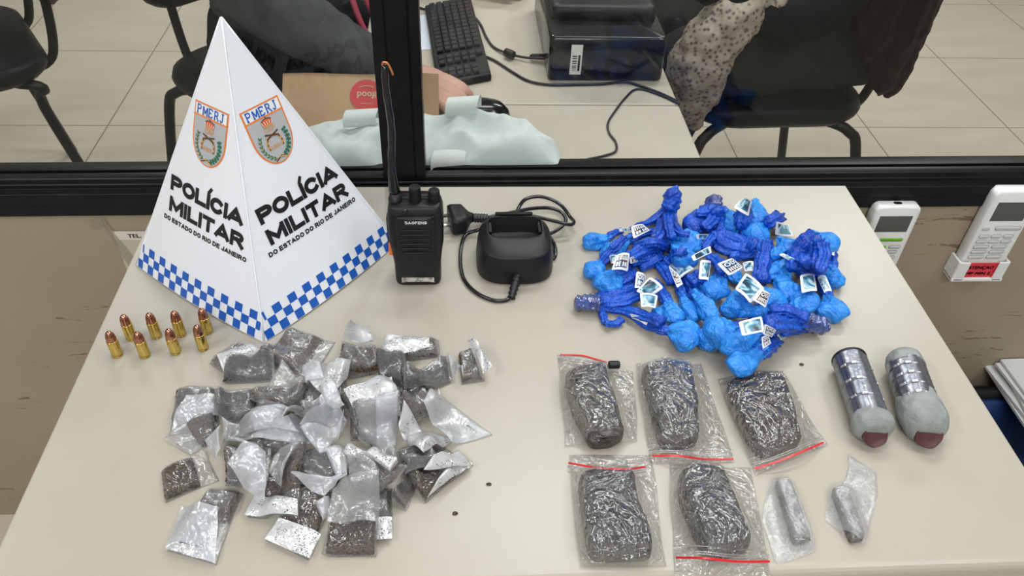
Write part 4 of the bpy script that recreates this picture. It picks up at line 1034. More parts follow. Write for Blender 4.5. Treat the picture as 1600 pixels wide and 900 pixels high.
BB('blue bag at the centre behind the round one', (1113,452), (20,22), (1126,430), [(1128,424),(1126,410)], (.008,.006))
BB('round blue bag in the very middle of the heap front', (1150,479), (20,23), (1150,456), None, lift=.004)
BB('blue bag peeping out left of the middle tag pair', (1150,432), (14,12), (1160,445), None)
BB('long blue bag at the lower edge with its neck to the right', (1150,540), (26,19), (1192,526), [(1200,524),(1208,527),(1218,522)], (.007,.006), [([(1214,523),(1230,516),(1234,522),(1218,532)], 'pic', (.006,.006,.004,.004), .001)])
BB('blue bag lying lowest of the heap above the zip bags', (1160,570), (26,17), (1192,548), [(1200,542),(1212,534)], (.008,.007), [([(1190,527),(1200,522),(1205,536),(1192,545)], 'nic', (.012,.012,.008,.008), .001)])
BB('blue bag with a dark neck arching over the right edge', (1290,378), (20,16), (1270,368), [(1262,372),(1252,384),(1250,398)], (.009,.007), [([(1274,368),(1283,370),(1290,384),(1284,386)], 'pic', (.010,.010,.008,.008), .001)])
BB('blue bag half hidden under the right bundle of necks', (1262,418), (18,18), (1272,400), [(1276,390),(1272,376)], (.008,.008), [([(1250,430),(1272,428),(1277,455),(1253,458)], 'pic', (.008,.010,.006,.006), .002)], mat=m_bdeep)

# gathered necks that bind the bags into bundles: each its own bundle of tails
def bundle(label, strands, wrap=None, wrap_r=.009, tags=(), tip=None, capmat=None):
    p = at(*strands[0][0][0][:2])
    root = thing('bundle_of_bag_necks', label, 'bag bundle', (p[0], p[1], T), 'knotted bundles of blue bag necks')
    for pts, w0, w1 in strands: strand(root, pts, w0, w1, 'gathered_neck')
    if wrap:
        P = [at(x, y, T+z) for x, y, z in wrap]; P = catmull(P, 8); n = len(P)
        R = wrap_r*(1 - .5*np.clip((np.linspace(0, 1, n)-.85)/.15, 0, 1)**2*1.2)*(1-.3*np.clip((.08-np.linspace(0,1,n))/.08, 0, 1)); R = R*(1+.08*np.sin(np.arange(n)*1.3))
        for nm, mt, k in (('knotted_end', capmat or m_bdark, 1.0), ('tape_wrap', m_tape, 1.12)):
            r = [np.array(x) for x in tube_rings(P, R*k, 30, ridge=.35 if k == 1 else .12, k=5, twist=.2)]
            for i in range(len(r)):
                r[i] += (crump(r[i], 110, 3, 4)*.0016)[:, None]*np.array([.6, .6, .7]); r[i][:, 2] = np.maximum(r[i][:, 2], T+.0003)
            if nm == 'tape_wrap' and not capmat is None: continue
            mb = MB(); mb.rings([list(map(tuple, x)) for x in r], cap0=(k == 1), cap1=(k == 1)); mb.build(nm, mt, root, True)
    for t in tags: tag_card(root, *t)
    return root
bundle('standing bundle of blue necks, its ragged tip reaching the window frame',
       [([(1046,322),(1036,345),(1028,368),(1012,384)], .008, .006), ([(1048,324),(1052,345),(1062,362),(1078,366)], .006, .004), ([(1044,322),(1020,344),(1000,352),(988,358)], .0045, .004), ([(1046,324),(1045,350),(1050,372)], .006, .005)],
       [(1043,330,.030),(1049,316,.038),(1051,305,.045),(1046,296,.052)], .010, [([(986,354),(1004,350),(1016,360),(990,373)], 'esc', (.014,.014,.010,.010), .002), ([(1018,367),(1040,368),(1040,382),(1022,376)], 'nic', (.008,.008,.006,.006), .001)], capmat=m_bdeep)
bundle('bundle of blue necks with a shiny taped knob at the back centre',
       [([(1115,322),(1100,332),(1088,332)], .007, .005), ([(1118,324),(1112,344),(1100,356)], .009, .006), ([(1120,326),(1124,344),(1122,362)], .007, .005)],
       [(1118,328,.018),(1116,318,.024),(1114,308,.028)], .0095)
bundle('bundle of blue necks under a smoky tag at the back',
       [([(1162,334),(1160,348),(1166,362)], .009, .007)], [(1162,334,.020),(1164,326,.024)], .009, [([(1146,324),(1166,307),(1174,314),(1170,338)], 'pic', (.016,.026,.026,.014), .002)])
bundle('bundle of blue necks crossing above centre',
       [([(1120,362),(1135,370),(1160,378),(1185,382)], .009, .010), ([(1118,368),(1130,384),(1160,392),(1186,392)], .010, .011), ([(1122,362),(1108,376),(1098,390)], .007, .005), ([(1184,380),(1168,398),(1140,402)], .009, .006)])
bundle('bundle of blue necks sweeping left of centre',
       [([(1030,398),(1010,404),(985,408)], .008, .006), ([(1040,382),(1010,388),(985,402)], .008, .007), ([(1042,386),(1020,378),(992,384)], .008, .005), ([(1030,402),(1000,420)], .007, .005)], tags=[([(964,398),(984,396),(981,424),(955,422)][:4], 'esc', (.016,.016,.012,.012), .002), ([(984,402),(1001,399),(1001,408),(985,412)], 'nic', (.008,.008,.006,.006), .001), ([(952,400),(964,398),(960,412),(955,412)], 'pic', (.012,.012,.010,.010), .001)])
bundle('bundle of blue necks fanning out from the taped end at the far left',
       [([(935,468),(955,452),(975,438),(992,428)], .0065, .008), ([(936,470),(965,462),(995,452)], .007, .008), ([(937,474),(970,472),(1000,460)], .006, .007), ([(937,477),(965,482),(1000,492),(1035,503)], .006, .0065), ([(938,478),(942,492),(946,505)], .004, .004), ([(946,505),(962,506),(972,498)], .004, .004)],
       [(938,474,.012),(925,474,.012),(912,473,.011),(897,473,.009)], .0082,
       [([(995,424),(1010,432),(1000,452),(992,450)], 'nic', (.012,.012,.008,.008), .002), ([(1015,433),(1037,449),(1010,468),(994,455)], 'pic', (.018,.018,.014,.014), .002), ([(1000,458),(1028,462),(1024,482),(1002,480)], 'pic', (.010,.010,.008,.008), .002), ([(984,490),(1014,500),(1010,508),(988,497)], 'pic', (.010,.010,.007,.007), .001)])
bundle('bundle of blue necks spreading leftwards from the foil-wrapped right end',
       [([(1262,500),(1235,496),(1205,494)], .009, .010), ([(1264,504),(1235,506),(1200,506)], .009, .010), ([(1262,508),(1240,514),(1222,520)], .007, .005), ([(1260,498),(1230,484),(1205,484)], .007, .006)],
       [(1258,503,.014),(1270,506,.014),(1282,508,.012),(1288,509,.010)], .0090)
bundle('single thick blue neck hanging straight down the middle right',
       [([(1196,374,.006),(1195,395,.006),(1190,418,.006),(1190,440,.004)], .0075, .009)], tags=[([(1206,440),(1222,432),(1232,438),(1224,462)][:0] or [(1165,426),(1195,452),(1172,474),(1148,452)], 'pic', (.016,.014,.010,.014), .002), ([(1190,452),(1204,459),(1196,481),(1176,469)], 'nic', (.010,.010,.006,.006), .002)])
bundle('dark bundle of blue necks arched at the right of the heap',
       [([(1270,376),(1258,392),(1256,410)], .010, .009), ([(1274,374),(1276,396),(1272,420)], .010, .008), ([(1262,372),(1242,398),(1240,420)], .007, .008), ([(1284,380),(1288,400),(1280,424)], .007, .006)], tags=[([(1217,398),(1225,396),(1255,411),(1246,414)], 'pic', (.014,.014,.010,.010), .001)])
bundle('bundle of blue necks and tags around the middle of the heap',
       [([(1065,392),(1050,404),(1040,412)], .007, .006), ([(1110,402),(1124,412),(1130,424)], .007, .007), ([(1030,412),(1042,428),(1050,442)], .006, .006), ([(1078,440),(1092,432),(1100,436)], .007, .007)],
       tags=[([(1080,400),(1110,384),(1112,395),(1084,408)], 'pic', (.014,.014,.010,.010), .002), ([(1095,406),(1111,408),(1107,438),(1092,436)], 'pic', (.014,.012,.008,.010), .002), ([(1044,415),(1060,428),(1067,444),(1058,450)], 'nic', (.010,.010,.007,.007), .001),
             ([(1120,412),(1144,403),(1161,417),(1139,431)], 'nic', (.018,.018,.014,.014), .004), ([(1160,411),(1177,408),(1180,424),(1164,424)], 'pic', (.010,.010,.006,.006), .001), ([(1154,503),(1190,494),(1195,518),(1160,525)], 'pic', (.020,.020,.012,.012), .002), ([(1195,506),(1213,516),(1206,527),(1192,522)], 'nic', (.014,.012,.008,.010), .001)])

m_sleeve = film('waxy_paper_sleeve', veil=.25, veil_col=(.88,.88,.88), gloss=.03, rough=.3, scale=70, bump=.5, bd=.003, dens=.12)
m_stick = noisy('pressed_grey_stick', (.085,.082,.08), (.20,.195,.19), 300, .5, bump=.6, bs=260, bd=.002)
def sleeve(label, outline, stick, seed, st=None):
    c = at(sum(p[0] for p in stick)/4, sum(p[1] for p in stick)/4)
    root = thing('small_sleeve', label, 'sleeve', (c[0], c[1], T), 'thin waxy sleeves holding grey sticks')
    poly = []
    for i in range(4):
        a, b = np.array(stick[i]), np.array(stick[(i+1) % 4])
        poly += [tuple(a + (b-a)*.06), tuple(a + (b-a)*.5), tuple(a + (b-a)*.94)]
    block('grey_stick', poly, .011, m_stick, root, seed, .0006, 5, 1.0, 1)
    A = hf_smooth(1, 2)
    P0 = np.array([at(x, y, T+.001)[:2] for x, y in outline]); P0 = resample(P0, 84, 1) ; cc = P0.mean(0); V = []; nr = 26
    for lay in (1, 0):
        for i in range(nr):
            r = i/(nr-1)
            for p in P0:
                q = cc + (p-cc)*r; V.append((q[0], q[1], lay, r))
    V = np.array(V); z = hf_get(A, V[:, 0], V[:, 1]); cr = crump(np.c_[V[:, :2], np.zeros(len(V))], 75, seed, 5)
    zz = np.where(V[:, 2] > .5, z + .0010 + (.0028*(cr*.5+.5))*np.clip((1-V[:, 3])/.1, 0, 1), .0005)
    W = np.c_[V[:, :2], T+zz]; k = len(P0); F = []
    for lay in (0, 1):
        o = lay*nr*k
        F += [(o+i*k+j, o+i*k+(j+1) % k, o+(i+1)*k+(j+1) % k, o+(i+1)*k+j) for i in range(nr-1) for j in range(k)]
    link('waxy_film', W, F, m_sleeve, root); hf_put(W)
    if st: staple_at(*st)(root)
sleeve('waxy sleeve with a long grey stick and a staple at its foot', [(1206,749),(1238,746),(1256,800),(1277,860),(1246,872),(1212,882),(1202,846),(1190,814),(1196,780)], [(1212,750),(1234,749),(1267,843),(1241,848)], 71, ((1238,850),(1262,851)))
sleeve('crumpled waxy sleeve with a flared top around a grey stick', [(1324,708),(1345,722),(1370,736),(1372,772),(1362,812),(1352,850),(1335,849),(1308,828),(1289,812),(1296,764),(1320,750),(1326,730)], [(1300,764),(1322,761),(1352,840),(1330,846)], 83)

# ------------------------------------------------------------------ two tubes of segmented metal and putty
m_seg = noisy('dull_segmented_metal', (.20,.21,.25), (.30,.31,.35), 120, .26, metal=.85, bump=.25, bs=220, bd=.001)
m_rim = noisy('light_cut_metal', (.55,.56,.58), (.75,.75,.76), 150, .2, metal=.8)
m_putty = noisy('grey_putty', (.21,.23,.225), (.29,.31,.30), 60, .6, bump=.6, bs=130, bd=.003)
m_maroon = noisy('maroon_plug_face', (.055,.014,.016), (.09,.025,.025), 90, .55)
def grenade(label, far, near, rad, seg0, seg1, seed, dark=True):
    a, b = at(*far, T+rad), at(*near, T+rad); ax = b-a; ax[2] = 0; Ln = np.linalg.norm(ax); ax /= Ln; a[2] = b[2] = T+rad
    sd = np.array([ax[1], -ax[0], 0]) ; up = np.array([0, 0, 1.0])
    root = thing('metal_tube', label, 'device', (*((a+b)[:2]/2), T), 'segmented metal tubes capped with putty')
    def sec(s, r, n=96, segf=0):
        th = np.linspace(0, 2*PI, n, endpoint=False); P = []
        for t in th: P.append(a + ax*s*Ln + sd*math.cos(t)*r + up*math.sin(t)*r)
        return np.array(P)
    # segmented tube: grooves around and along
    R = []; ss = np.linspace(seg0, seg1, 90); nseg = 4.0
    th = np.linspace(0, 2*PI, 96, endpoint=False)
    for s in ss:
        f = ((s-seg0)/(seg1-seg0)*nseg) % 1.0; ring_g = max(0, 1-min(f, 1-f)/.07)
        lg = np.clip(1-np.abs(((th/(2*PI)*9+.35) % 1)-.5)*0, 0, 1); g = ((th/(2*PI)*9+.2) % 1); long_g = np.clip(1-np.minimum(g, 1-g)/.10, 0, 1)
        P = sec(s, 1.0); c = a + ax*s*Ln
        wide = np.clip(1-np.abs(((th-2.2) + PI) % (2*PI) - PI)/.30, 0, 1)
        r = rad*1.0*(1 - .05*np.maximum(ring_g*(1-wide), long_g) - .05*wide)
        R.append(c + (P-c)*r[:, None] + up*0)
    R = [np.c_[x[:, :2], x[:, 2]] for x in R]
    mb = MB(); mb.rings([list(map(tuple, x)) for x in R]); mb.build('segmented_casing', m_seg, root, True)
    hl = MB()                                          # bright cut rims at the groove crossings
    for k in range(1, int(nseg)+1):
        s = seg0 + (seg1-seg0)*(k/nseg) - .012
        for tc in (.62, 1.25, 2.75):
            for ds in (-.009, .006):
                P = []
                for t in np.linspace(tc-.17, tc+.17, 7): P.append(a + ax*(s+ds)*Ln + sd*math.cos(t)*rad*1.0 + up*(math.sin(t)*rad*1.0))
                tube(hl, P, .0007, 6)
    hl.build('groove_rims', m_rim, root, True)
    if dark:
        mb = MB(); P0 = sec(seg0, 1); c = a + ax*seg0*Ln; rr = []
        for s, r in ((-.0, .90), (.0, 1.01), (.02, 1.02), (.024, .99)):
            cc = a + ax*(seg0+s-.012)*Ln; q = cc + (sec(seg0+s-.012, 1.0)-cc)*rad*r; q[:, 2] = np.maximum(q[:, 2], T+.0002); rr.append(list(map(tuple, q)))
        mb.rings(rr); mb.build('black_tape_end', m_blackrub, root, True)
    def putty(s0, s1, prof_, name, wav=.05):
        R = []
        for i, s in enumerate(np.linspace(s0, s1, 26)):
            t = i/25; r = rad*prof_(t); c = a + ax*s*Ln; q = sec(s, 1.0)
            ws = (s1-s0)*wav*np.sin(3*th+seed)*(1-t) if wav > 0 else -(s1-s0)*wav*np.sin(3*th+seed)*t*1.0
            q = c + (q-c)*r + ax*ws[:, None]*Ln
            q += (q-c)*(nz(q, 55, seed)*.10 + nz(q, 160, seed)*.03)[:, None]
            q[:, 2] -= max(0, 0); q[:, 2] = np.maximum(q[:, 2], T+.0003); R.append(list(map(tuple, q)))
        mb = MB(); mb.rings(R); mb.build(name, m_putty, root, True)
    putty(seg1-.05, 1.0, lambda t: (.98+.14*math.sin(min(1, t*2.2)*PI/2) if t < .62 else 1.12-.42*((t-.62)/.38)**2.4), 'putty_cap', .10)
    if not dark: putty(-.02, seg0+.03, lambda t: .55+.45*math.sin(min(1, t*1.8)*PI/2), 'far_putty_cap', -.08)
    # plug disc, tipped a little upward
    c = a + ax*(1.0*Ln+.0002); c[2] = T+rad*.90; nn = ax*.86 + up*.51; nn /= np.linalg.norm(nn); e2 = np.cross(sd, nn)
    mb = MB(); rr = []
    for d, r in ((-.004, .66), (.0022, .66), (.0026, .62), (.0016, .58), (.0018, .2)):
        rr.append([tuple(np.maximum(c + nn*d + (sd*math.cos(t)+e2*math.sin(t))*rad*r*(1+.03*math.sin(5*t+seed)), [-9,-9,T+.0004])) for t in np.linspace(0, 2*PI, 40, endpoint=False)])
    mb.rings(rr); mb.build('maroon_plug', m_maroon, root, True)
grenade('grey metal tube with a bare black-rimmed far end and putty near end', (1327,562), (1368,678), .0172, .0, .84, 2.0, True)
grenade('grey metal tube with putty over both ends, nearest the right table edge', (1408,556), (1452,678), .0186, .14, .64, 5.0, False)

# ------------------------------------------------------------------ beyond the glass: the office desks
m_desk2 = noisy('cream_office_desk', (.50,.45,.37), (.53,.48,.40), 5, .3)
def office_desk(label, x0, x1, y0, y1, side):
    root = thing('desk', label, 'desk', ((x0+x1)/2, (y0+y1)/2, 0))
    bevel(MB().box((x0,y0,T-.025),(x1,y1,T)).build('tabletop', m_desk2, root), .003, 2)
    for x in (x0+.03, x1-.055):
        MB().box((x, y1-.25 if side else y0+.02, 0),(x+.025,y1-.02,T-.0253)).build('leg', m_edge, root)
    return root
office_desk('narrow cream desk right behind the glass partition', -.34, .343, .949, 1.1035, 0)
office_desk('cream office desk the keyboard and black printer stand on', -.155, .343, 1.1065, 2.1, 1)

def cable(label, px, r=.0022, name='cable', mat=m_blackrub, z0=0.0):
    P = [at(a, b, T+(c/1000 if c else 0)+r*1.1+.0003+z0) for a, b, c in px]
    mb = MB(); tube(mb, catmull(P, 8), r, 8)
    return tag(mb.build(name, mat, None, True), label, 'cable')
ck = cable('black keyboard lead with a ferrite bead on the office desk', [(744,29,3),(752,40,0),(760,58,0),(772,74,0),(796,84,3),(822,90,4),(852,91,8)])
fb = MB(); a, b = at(789,81,T+.009), at(803,87,T+.009); tube(fb, [a+(b-a)*t for t in (0,.08,.5,.92,1)], [.004,.007,.0075,.007,.004], 14); fb.build('ferrite_bead', m_bplast, ck, True)
uc = MB(); a, b = at(828,88,T+.007), at(851,89,T+.009); tube(uc, [a+(b-a)*t for t in (0,.15,1)], [.0025,.0045,.0050], 12); uc.build('cable_connector', m_bplast, ck, True)
cable('long thin black cable crossing the office desk towards its right edge', [(752,86,0),(772,94,0),(800,112,0),(825,126,0),(856,132,0),(900,132,0),(940,131,0),(976,128,0),(1000,134,0),(1030,145,0),(1058,158,0)])
cable('thin dark cable snaking down the office desk to the white cloth', [(1062,163,0),(1040,152,0),(1010,141,0),(992,140,0),(978,152,0),(962,172,0),(950,192,0),(952,208,0),(962,222,0),(962,236,0),(945,243,0),(918,249,0),(893,258,0),(878,261,0),(862,258,0)], .0017)
cable('dark cable running off at the top left of the office desk', [(655,12,0),(668,14,0),(690,6,0),(720,-4,0)], .002)

# keyboard
def keyboard():
    q = [at(664,18), at(736,6), at(768,127), at(684,143)]; q = [np.array([p[0], p[1], T]) for p in q]
    root = thing('keyboard', 'black computer keyboard on the office desk', 'keyboard', tuple(sum(q)/4))
    def fn(u, v, z): p = bil(np.array(q), np.array([u]), np.array([v]))[0]; return (p[0], p[1], T+z)
    mb = MB(); mb.rings([[fn(u, v, z) for u, v in ((a,a),(1-a,a),(1-a,1-a),(a,1-a))] for a, z in ((0,.0006),(0,.008),(.01,.013))])
    bevel(mb.build('case', m_bplast, root), .002, 2)
    cols, rows = 6, 19
    km = M('black_keycap', (.013,.013,.015), .35)
    for i in range(cols):
        for j in range(rows):
            if j in (13, 16) : continue
            if len([c for c in root.children]) > 99: break
            u0 = .08 + .86*i/cols; u1 = u0 + .86/cols*.86; v0 = .03 + .95*j/rows; v1 = v0 + .95/rows*.84
            k = MB(); k.rings([[fn(a, b, z) for a, b in ((u0+s*.014,v0+s*.005),(u1-s*.014,v0+s*.005),(u1-s*.014,v1-s*.005),(u0+s*.014,v1-s*.005))] for s, z in ((0,.0128),(.25,.0165),(1,.0185))])
            k.build('key', km, root)
keyboard()
ps = MB(); a = [at(*p, T+.0006) for p in ((654,24),(672,22),(684,76),(658,78))]; ps.add(a + [p-[0,0,.0004] for p in a], [(0,1,2,3),(7,6,5,4)]); tag(ps.build('paper_sheet', M('blue_white_paper', (.70,.74,.82), .6)), 'pale sheet of paper left of the keyboard', 'paper')

# printer
def printer():
    x0, x1, y0, y1, h = .145, .330, 1.180, 1.46, .095
    root = thing('label_printer', 'black desktop printer with a white barcode sticker', 'printer', ((x0+x1)/2, (y0+y1)/2, T))
    b = MB(); b.rings([[(x, y, T+z) for x, y in rounded(x1-x0-2*i, y1-y0-2*i, .008, 4, (x0+x1)/2, (y0+y1)/2)] for i, z in ((.002,.0006),(0,.004),(0,.068),(.002,.073),(.004,.074))])
    b.build('body', m_bgloss, root, True)
    l = MB(); l.rings([[(x, y, T+z) for x, y in rounded(x1-x0-.016-2*i, y1-y0-.07-2*i, .010, 4, (x0+x1)/2, (y0+y1)/2+.028)] for i, z in ((0,.070),(0,.090),(.004,h),(.012,h+.002))])
    l.build('lid', m_bplast, root, True)
    sl = M('pale_slot', (.6,.6,.6), .4)
    for x in (.203, .243):
        bevel(MB().box((x,1.31,T+h+.0005),(x+.006,1.36,T+h+.0045)).build('white_slider', sl, root), .001, 1)
    s = MB(); yb = y0-.0006
    s.add([(x0+.034,yb,T+.012),(x0+.052,yb,T+.012),(x0+.052,yb,T+.062),(x0+.034,yb,T+.062)], [(0,1,2,3)], 0)
    s.add([(x0+.046,yb-.0003,T+.018),(x0+.0495,yb-.0003,T+.018),(x0+.0495,yb-.0003,T+.045),(x0+.046,yb-.0003,T+.045)], [(0,1,2,3)], 1)
    for k in range(9): z = T+.018+.003*k; s.add([(x0+.037,yb-.0003,z),(x0+.044,yb-.0003,z),(x0+.044,yb-.0003,z+.0007+.0006*(k % 3)),(x0+.037,yb-.0003,z+.0007+.0006*(k % 3))], [(0,1,2,3)], 1)
    s.build('barcode_sticker', [M('sticker_white', (.75,.76,.74), .5), m_ink], root)
printer()

# folded brown paper bag with the red round print, upside down
def paperbag():
    m = noisy('brown_kraft_paper', (.42,.265,.15), (.50,.325,.19), 9, .75, bump=.25, bs=120, bd=.001)
    x0, x1 = -.247, -.026
    b0, b1 = np.array([0, 1.020, T+.001]), np.array([0, 1.080, T+.060])
    root = thing('paper_bag', 'brown paper takeaway bag with a red round logo, upside down behind the glass', 'bag', ((x0+x1)/2, 1.05, T))
    up = b1-b0; n = np.array([0, -up[2], up[1]]); n /= np.linalg.norm(n); n = n if n[1] < 0 else -n
    def fn(u, v, off=0.0):
        p = b0 + up*v; w_ = .0035*math.sin(5*u+1)*math.sin(3*v+.5) + .003*v*math.sin(9*u)
        return (x0 + (x1-x0)*u, *(p[1:] + n[1:]*(w_+off)))
    mb = MB(); k, l = 26, 14
    g = [(i/(k-1), j/(l-1)) for j in range(l) for i in range(k)]
    A = [fn(u, v, .004) for u, v in g]; Bk = [fn(u, v, -.006*(1-.4*v)) for u, v in g]
    rim = [i for i in range(k)] + [k*j+k-1 for j in range(1, l)] + [k*(l-1)+i for i in range(k-2, -1, -1)] + [k*j for j in range(l-2, 0, -1)]
    mb.add(A+Bk, grid_faces(l, k) + [tuple(reversed(f)) for f in grid_faces(l, k, k*l)] + [(rim[i], rim[(i+1) % len(rim)], k*l+rim[(i+1) % len(rim)], k*l+rim[i]) for i in range(len(rim))])
    mb.build('kraft_bag', m, root, True)
    fl = MB(); fl.add([fn(.90,0,.0052),fn(1.0,0,.0045),fn(1.0,1,.0045),fn(.90,1,.0052)], [(0,1,2,3)]); fl.build('folded_gusset', noisy('darker_kraft', (.33,.21,.11), (.38,.25,.14), 9, .75), root)
    lg = MB(); cu, cv, ru = .535, .62, .0875; Wd = x1-x0; Hd = np.linalg.norm(up)
    def lf(off): return lambda a, b: fn(cu + a/Wd, cv + b/Hd, off)
    put_poly(lg, [(.0235*math.cos(t), .0235*math.sin(t)) for t in np.linspace(0, 2*PI, 40)[:-1]], lf(.0060), 0)
    V, F = glyphs('ifood', .03); lg.add([lf(.0068)(-(a-.5)*.027, -(b-.5)*.010+.001) for a, b in V], F, 1)
    put_line(lg, [(.010*math.cos(t), .0105+.004*math.sin(t)) for t in np.linspace(.3, PI-.3, 9)], .0011, lf(.0068), 1)
    V, F = glyphs('e ai bora?', .01); lg.add([lf(.0068)(-(a-.5)*.018, -(b-.5)*.0024-.0115) for a, b in V], F, 1)
    lg.build('round_logo', [M('red_logo_ink', (.52,.05,.045), .6), M('tan_logo_ink', (.55,.36,.24), .6)], root)
paperbag()

# white padded cloth bundle with rolled straps
def cloth():
    m = M('pale_mint_white_cloth', (.62,.68,.67), .8, sheen=.3); v = coords(m); f = noise_tex(m, v, 60, 4); bumped(m, f, .3, .002)
    root = thing('white_cloth_bag', 'bundled white padded cloth bag lying on the desk behind the glass', 'bag', (-.04, .99, T))
    n, k = 90, 44; V = []
    for i in range(n):
        for j in range(k):
            u, v = i/(n-1), j/(k-1)
            x = -.245 + .388*u; yf = .925; yb_ = 1.012 + .034*math.sin(PI*min(1, u*1.1)) - .11*max(0, u-.72)**1.3*2.2
            y = yf + (yb_-yf)*v
            e = (1-(2*u-1)**6)**.6*(1-(2*v-1)**4)**.5
            e = max(0, e)
            p = (x, y, 0)
            h = (.017+.021*min(1, max(0, (u-.62)/.2)))*e*(1+.45*math.sin(PI*u))
            V.append([x, y, h])
    V = np.array(V); P = np.c_[V[:, :2], np.zeros(len(V))]
    f1 = nz(P*[1, 1.8, 1], 14, 3)*.018; f2 = -np.abs(nz(P, 11, 9))*.026; f3 = -np.abs(nz(P*[1.6, .8, 1], 24, 5))*.012
    V[:, 2] = T + .0008 + np.maximum(0, V[:, 2] + (f1+f2+f3+.010)*np.clip(V[:, 2]/.02, 0, 1))
    V2 = V.copy(); V2[:, 2] = T+.0005
    fc = [tuple(reversed(f)) for f in grid_faces(n, k)]
    o = link('padded_cloth', np.vstack([V, V2]), fc + grid_faces(n, k, n*k), m, root)
    sm = M('white_webbing', (.66,.70,.68), .6)
    for (pcx, pcy, yy, wl, hh) in ((564,184,.995,.040,.013), (722,166,1.015,.040,.015), (702,250,.940,.042,.0165), (541,262,.942,.024,.012)):
        cc_ = aty(pcx, pcy, yy); a, b = cc_ - [wl/2, .003, 0], cc_ + [wl/2, .003, 0]; mb = MB(); R = []
        for s in np.linspace(0, 1, 26):                # a loop of webbing standing on the cloth
            t = -.6 + s*(PI+1.2); rad = hh
            off = np.array([math.cos(t)*rad*.25, math.cos(t)*rad*1.0, math.sin(t)*rad*.9])
            R.append([a + off, b + off + np.array([.004, 0, 0])])
        Vv = [p for r in R for p in r]; Vw = [p*1 - np.array([0, 0, .0012]) for p in Vv]; q = len(Vv)
        Fq = [(2*i, 2*i+1, 2*i+3, 2*i+2) for i in range(25)]
        mb.add(Vv+Vw, Fq + [tuple(reversed([z+q for z in f])) for f in Fq]); mb.build('strap_loop', sm, root, True)
cloth()
# ------------------------------------------------------------------ chairs and people beyond the glass
m_chair = M('black_chair_vinyl', (.006,.007,.010), .45, spec=.18)
m_leg = M('black_chair_steel', (.012,.012,.014), .4, spec=.25)
def pad(nm, c, w_, d_, h, mat, root, yaw=0.0, tilt=0.0, r=.06):
    mb = MB(); R = []
    for i, z in ((.012,0),(.003,.25),(0,.5),(.004,.8),(.016,1)):
        R.append([Vector((x, y, (z-.5)*h)) for x, y in rounded(w_-2*i, d_-2*i, r, 6)])
    Mt = Matrix.Translation(Vector(c)) @ Matrix.Rotation(yaw, 4, 'Z') @ Matrix.Rotation(tilt, 4, 'Y')
    mb.rings([[tuple(Mt @ p) for p in r_] for r_ in R]); return mb.build(nm, mat, root, True)
def visitor_chair(label, x, y, yaw, back=True, sp=1.0):
    """four-legged stacking chair; yaw turns its front (+X local)"""
    root = thing('office_chair', label, 'chair', (x, y, 0)); cz, sz = math.cos(yaw), math.sin(yaw)
    def G(a, b, z): return (x + a*cz - b*sz, y + a*sz + b*cz, z)
    pad('seat', (x, y, .445), .42, .44, .05, m_chair, root, yaw, 0, .10)
    for sa in (1, -1):
        for sb in (1, -1):
            mb = MB(); tube(mb, catmull([G(sa*.12, sb*.17, .415), G(sa*.17, sb*.20, .40), G(sa*.20*sp, sb*.215*sp, .34), G(sa*.27*sp, sb*.24*sp, .005)], 5), .0125, 10); mb.build('leg', m_leg, root, True)
    if back:
        pad('backrest', G(-.235, 0, .70), .30, .40, .045, m_chair, root, yaw, math.radians(-80), .10)
        for sb in (1, -1):
            mb = MB(); tube(mb, catmull([G(-.10, sb*.12, .415), G(-.20, sb*.12, .42), G(-.235, sb*.12, .48), G(-.255, sb*.12, .66)], 5), .011, 8); mb.build('back_support', m_leg, root, True)
    return root
visitor_chair('black chair the person with long dark hair sits on, right of the office desk', .73, 1.79, PI+.05)
visitor_chair('black chair at the far left whose slanting leg shows on the tiles', -1.22, 1.86, 3.72, sp=.8)
visitor_chair('black chair behind the pyramid that the person in grey sits on', -.40, 1.80, -.75)

def limb(mb, P, R, n=18):
    P = np.array(P, float); R = list(R)
    Q = catmull(P, 6); t = np.linspace(0, len(P)-1, len(Q)); rr = np.interp(t, range(len(P)), R)
    tube(mb, Q, rr, n)
    for p, r in ((P[0], R[0]), (P[-1], R[-1])): ball(mb, p, r*.99)
def ball(mb, c, r, s=(1,1,1)):
    R = []
    for a in np.linspace(-PI/2+.12, PI/2-.12, 12): R.append([(c[0]+r*s[0]*math.cos(a)*math.cos(b), c[1]+r*s[1]*math.cos(a)*math.sin(b), c[2]+r*s[2]*math.sin(a)) for b in np.linspace(0, 2*PI, 18, endpoint=False)])
    mb.rings(R)
def fuse(o, vox, smooth=4, disp=None):
    r = o.modifiers.new('fuse', 'REMESH'); r.mode = 'VOXEL'; r.voxel_size = vox; r.use_smooth_shade = True
    s = o.modifiers.new('soft', 'SMOOTH'); s.iterations = smooth; s.factor = .6
    if disp:
        tx = bpy.data.textures.new('folds', 'CLOUDS'); tx.noise_scale = disp[0]; tx.noise_depth = 2
        d = o.modifiers.new('folds', 'DISPLACE'); d.texture = tx; d.strength = disp[1]; d.mid_level = .5; d.texture_coords = 'LOCAL'
    return o
m_skin = noisy('skin', (.50,.27,.20), (.57,.33,.25), 30, .5)
m_hair = noisy('dark_reddish_hair', (.007,.004,.004), (.020,.007,.006), 120, .6, spec=.15, stretch=(1,1,.06))
m_hair2 = noisy('brown_hair', (.10,.06,.035), (.22,.14,.09), 120, .4, stretch=(1,1,.06))
m_jacket = noisy('charcoal_grey_jacket', (.045,.048,.048), (.07,.074,.074), 14, .9, spec=.15, bump=.25, bs=22, bd=.006)
m_blackcloth = noisy('black_cloth', (.006,.007,.010), (.010,.011,.014), 20, .8, spec=.1, bump=.2, bs=18, bd=.006)
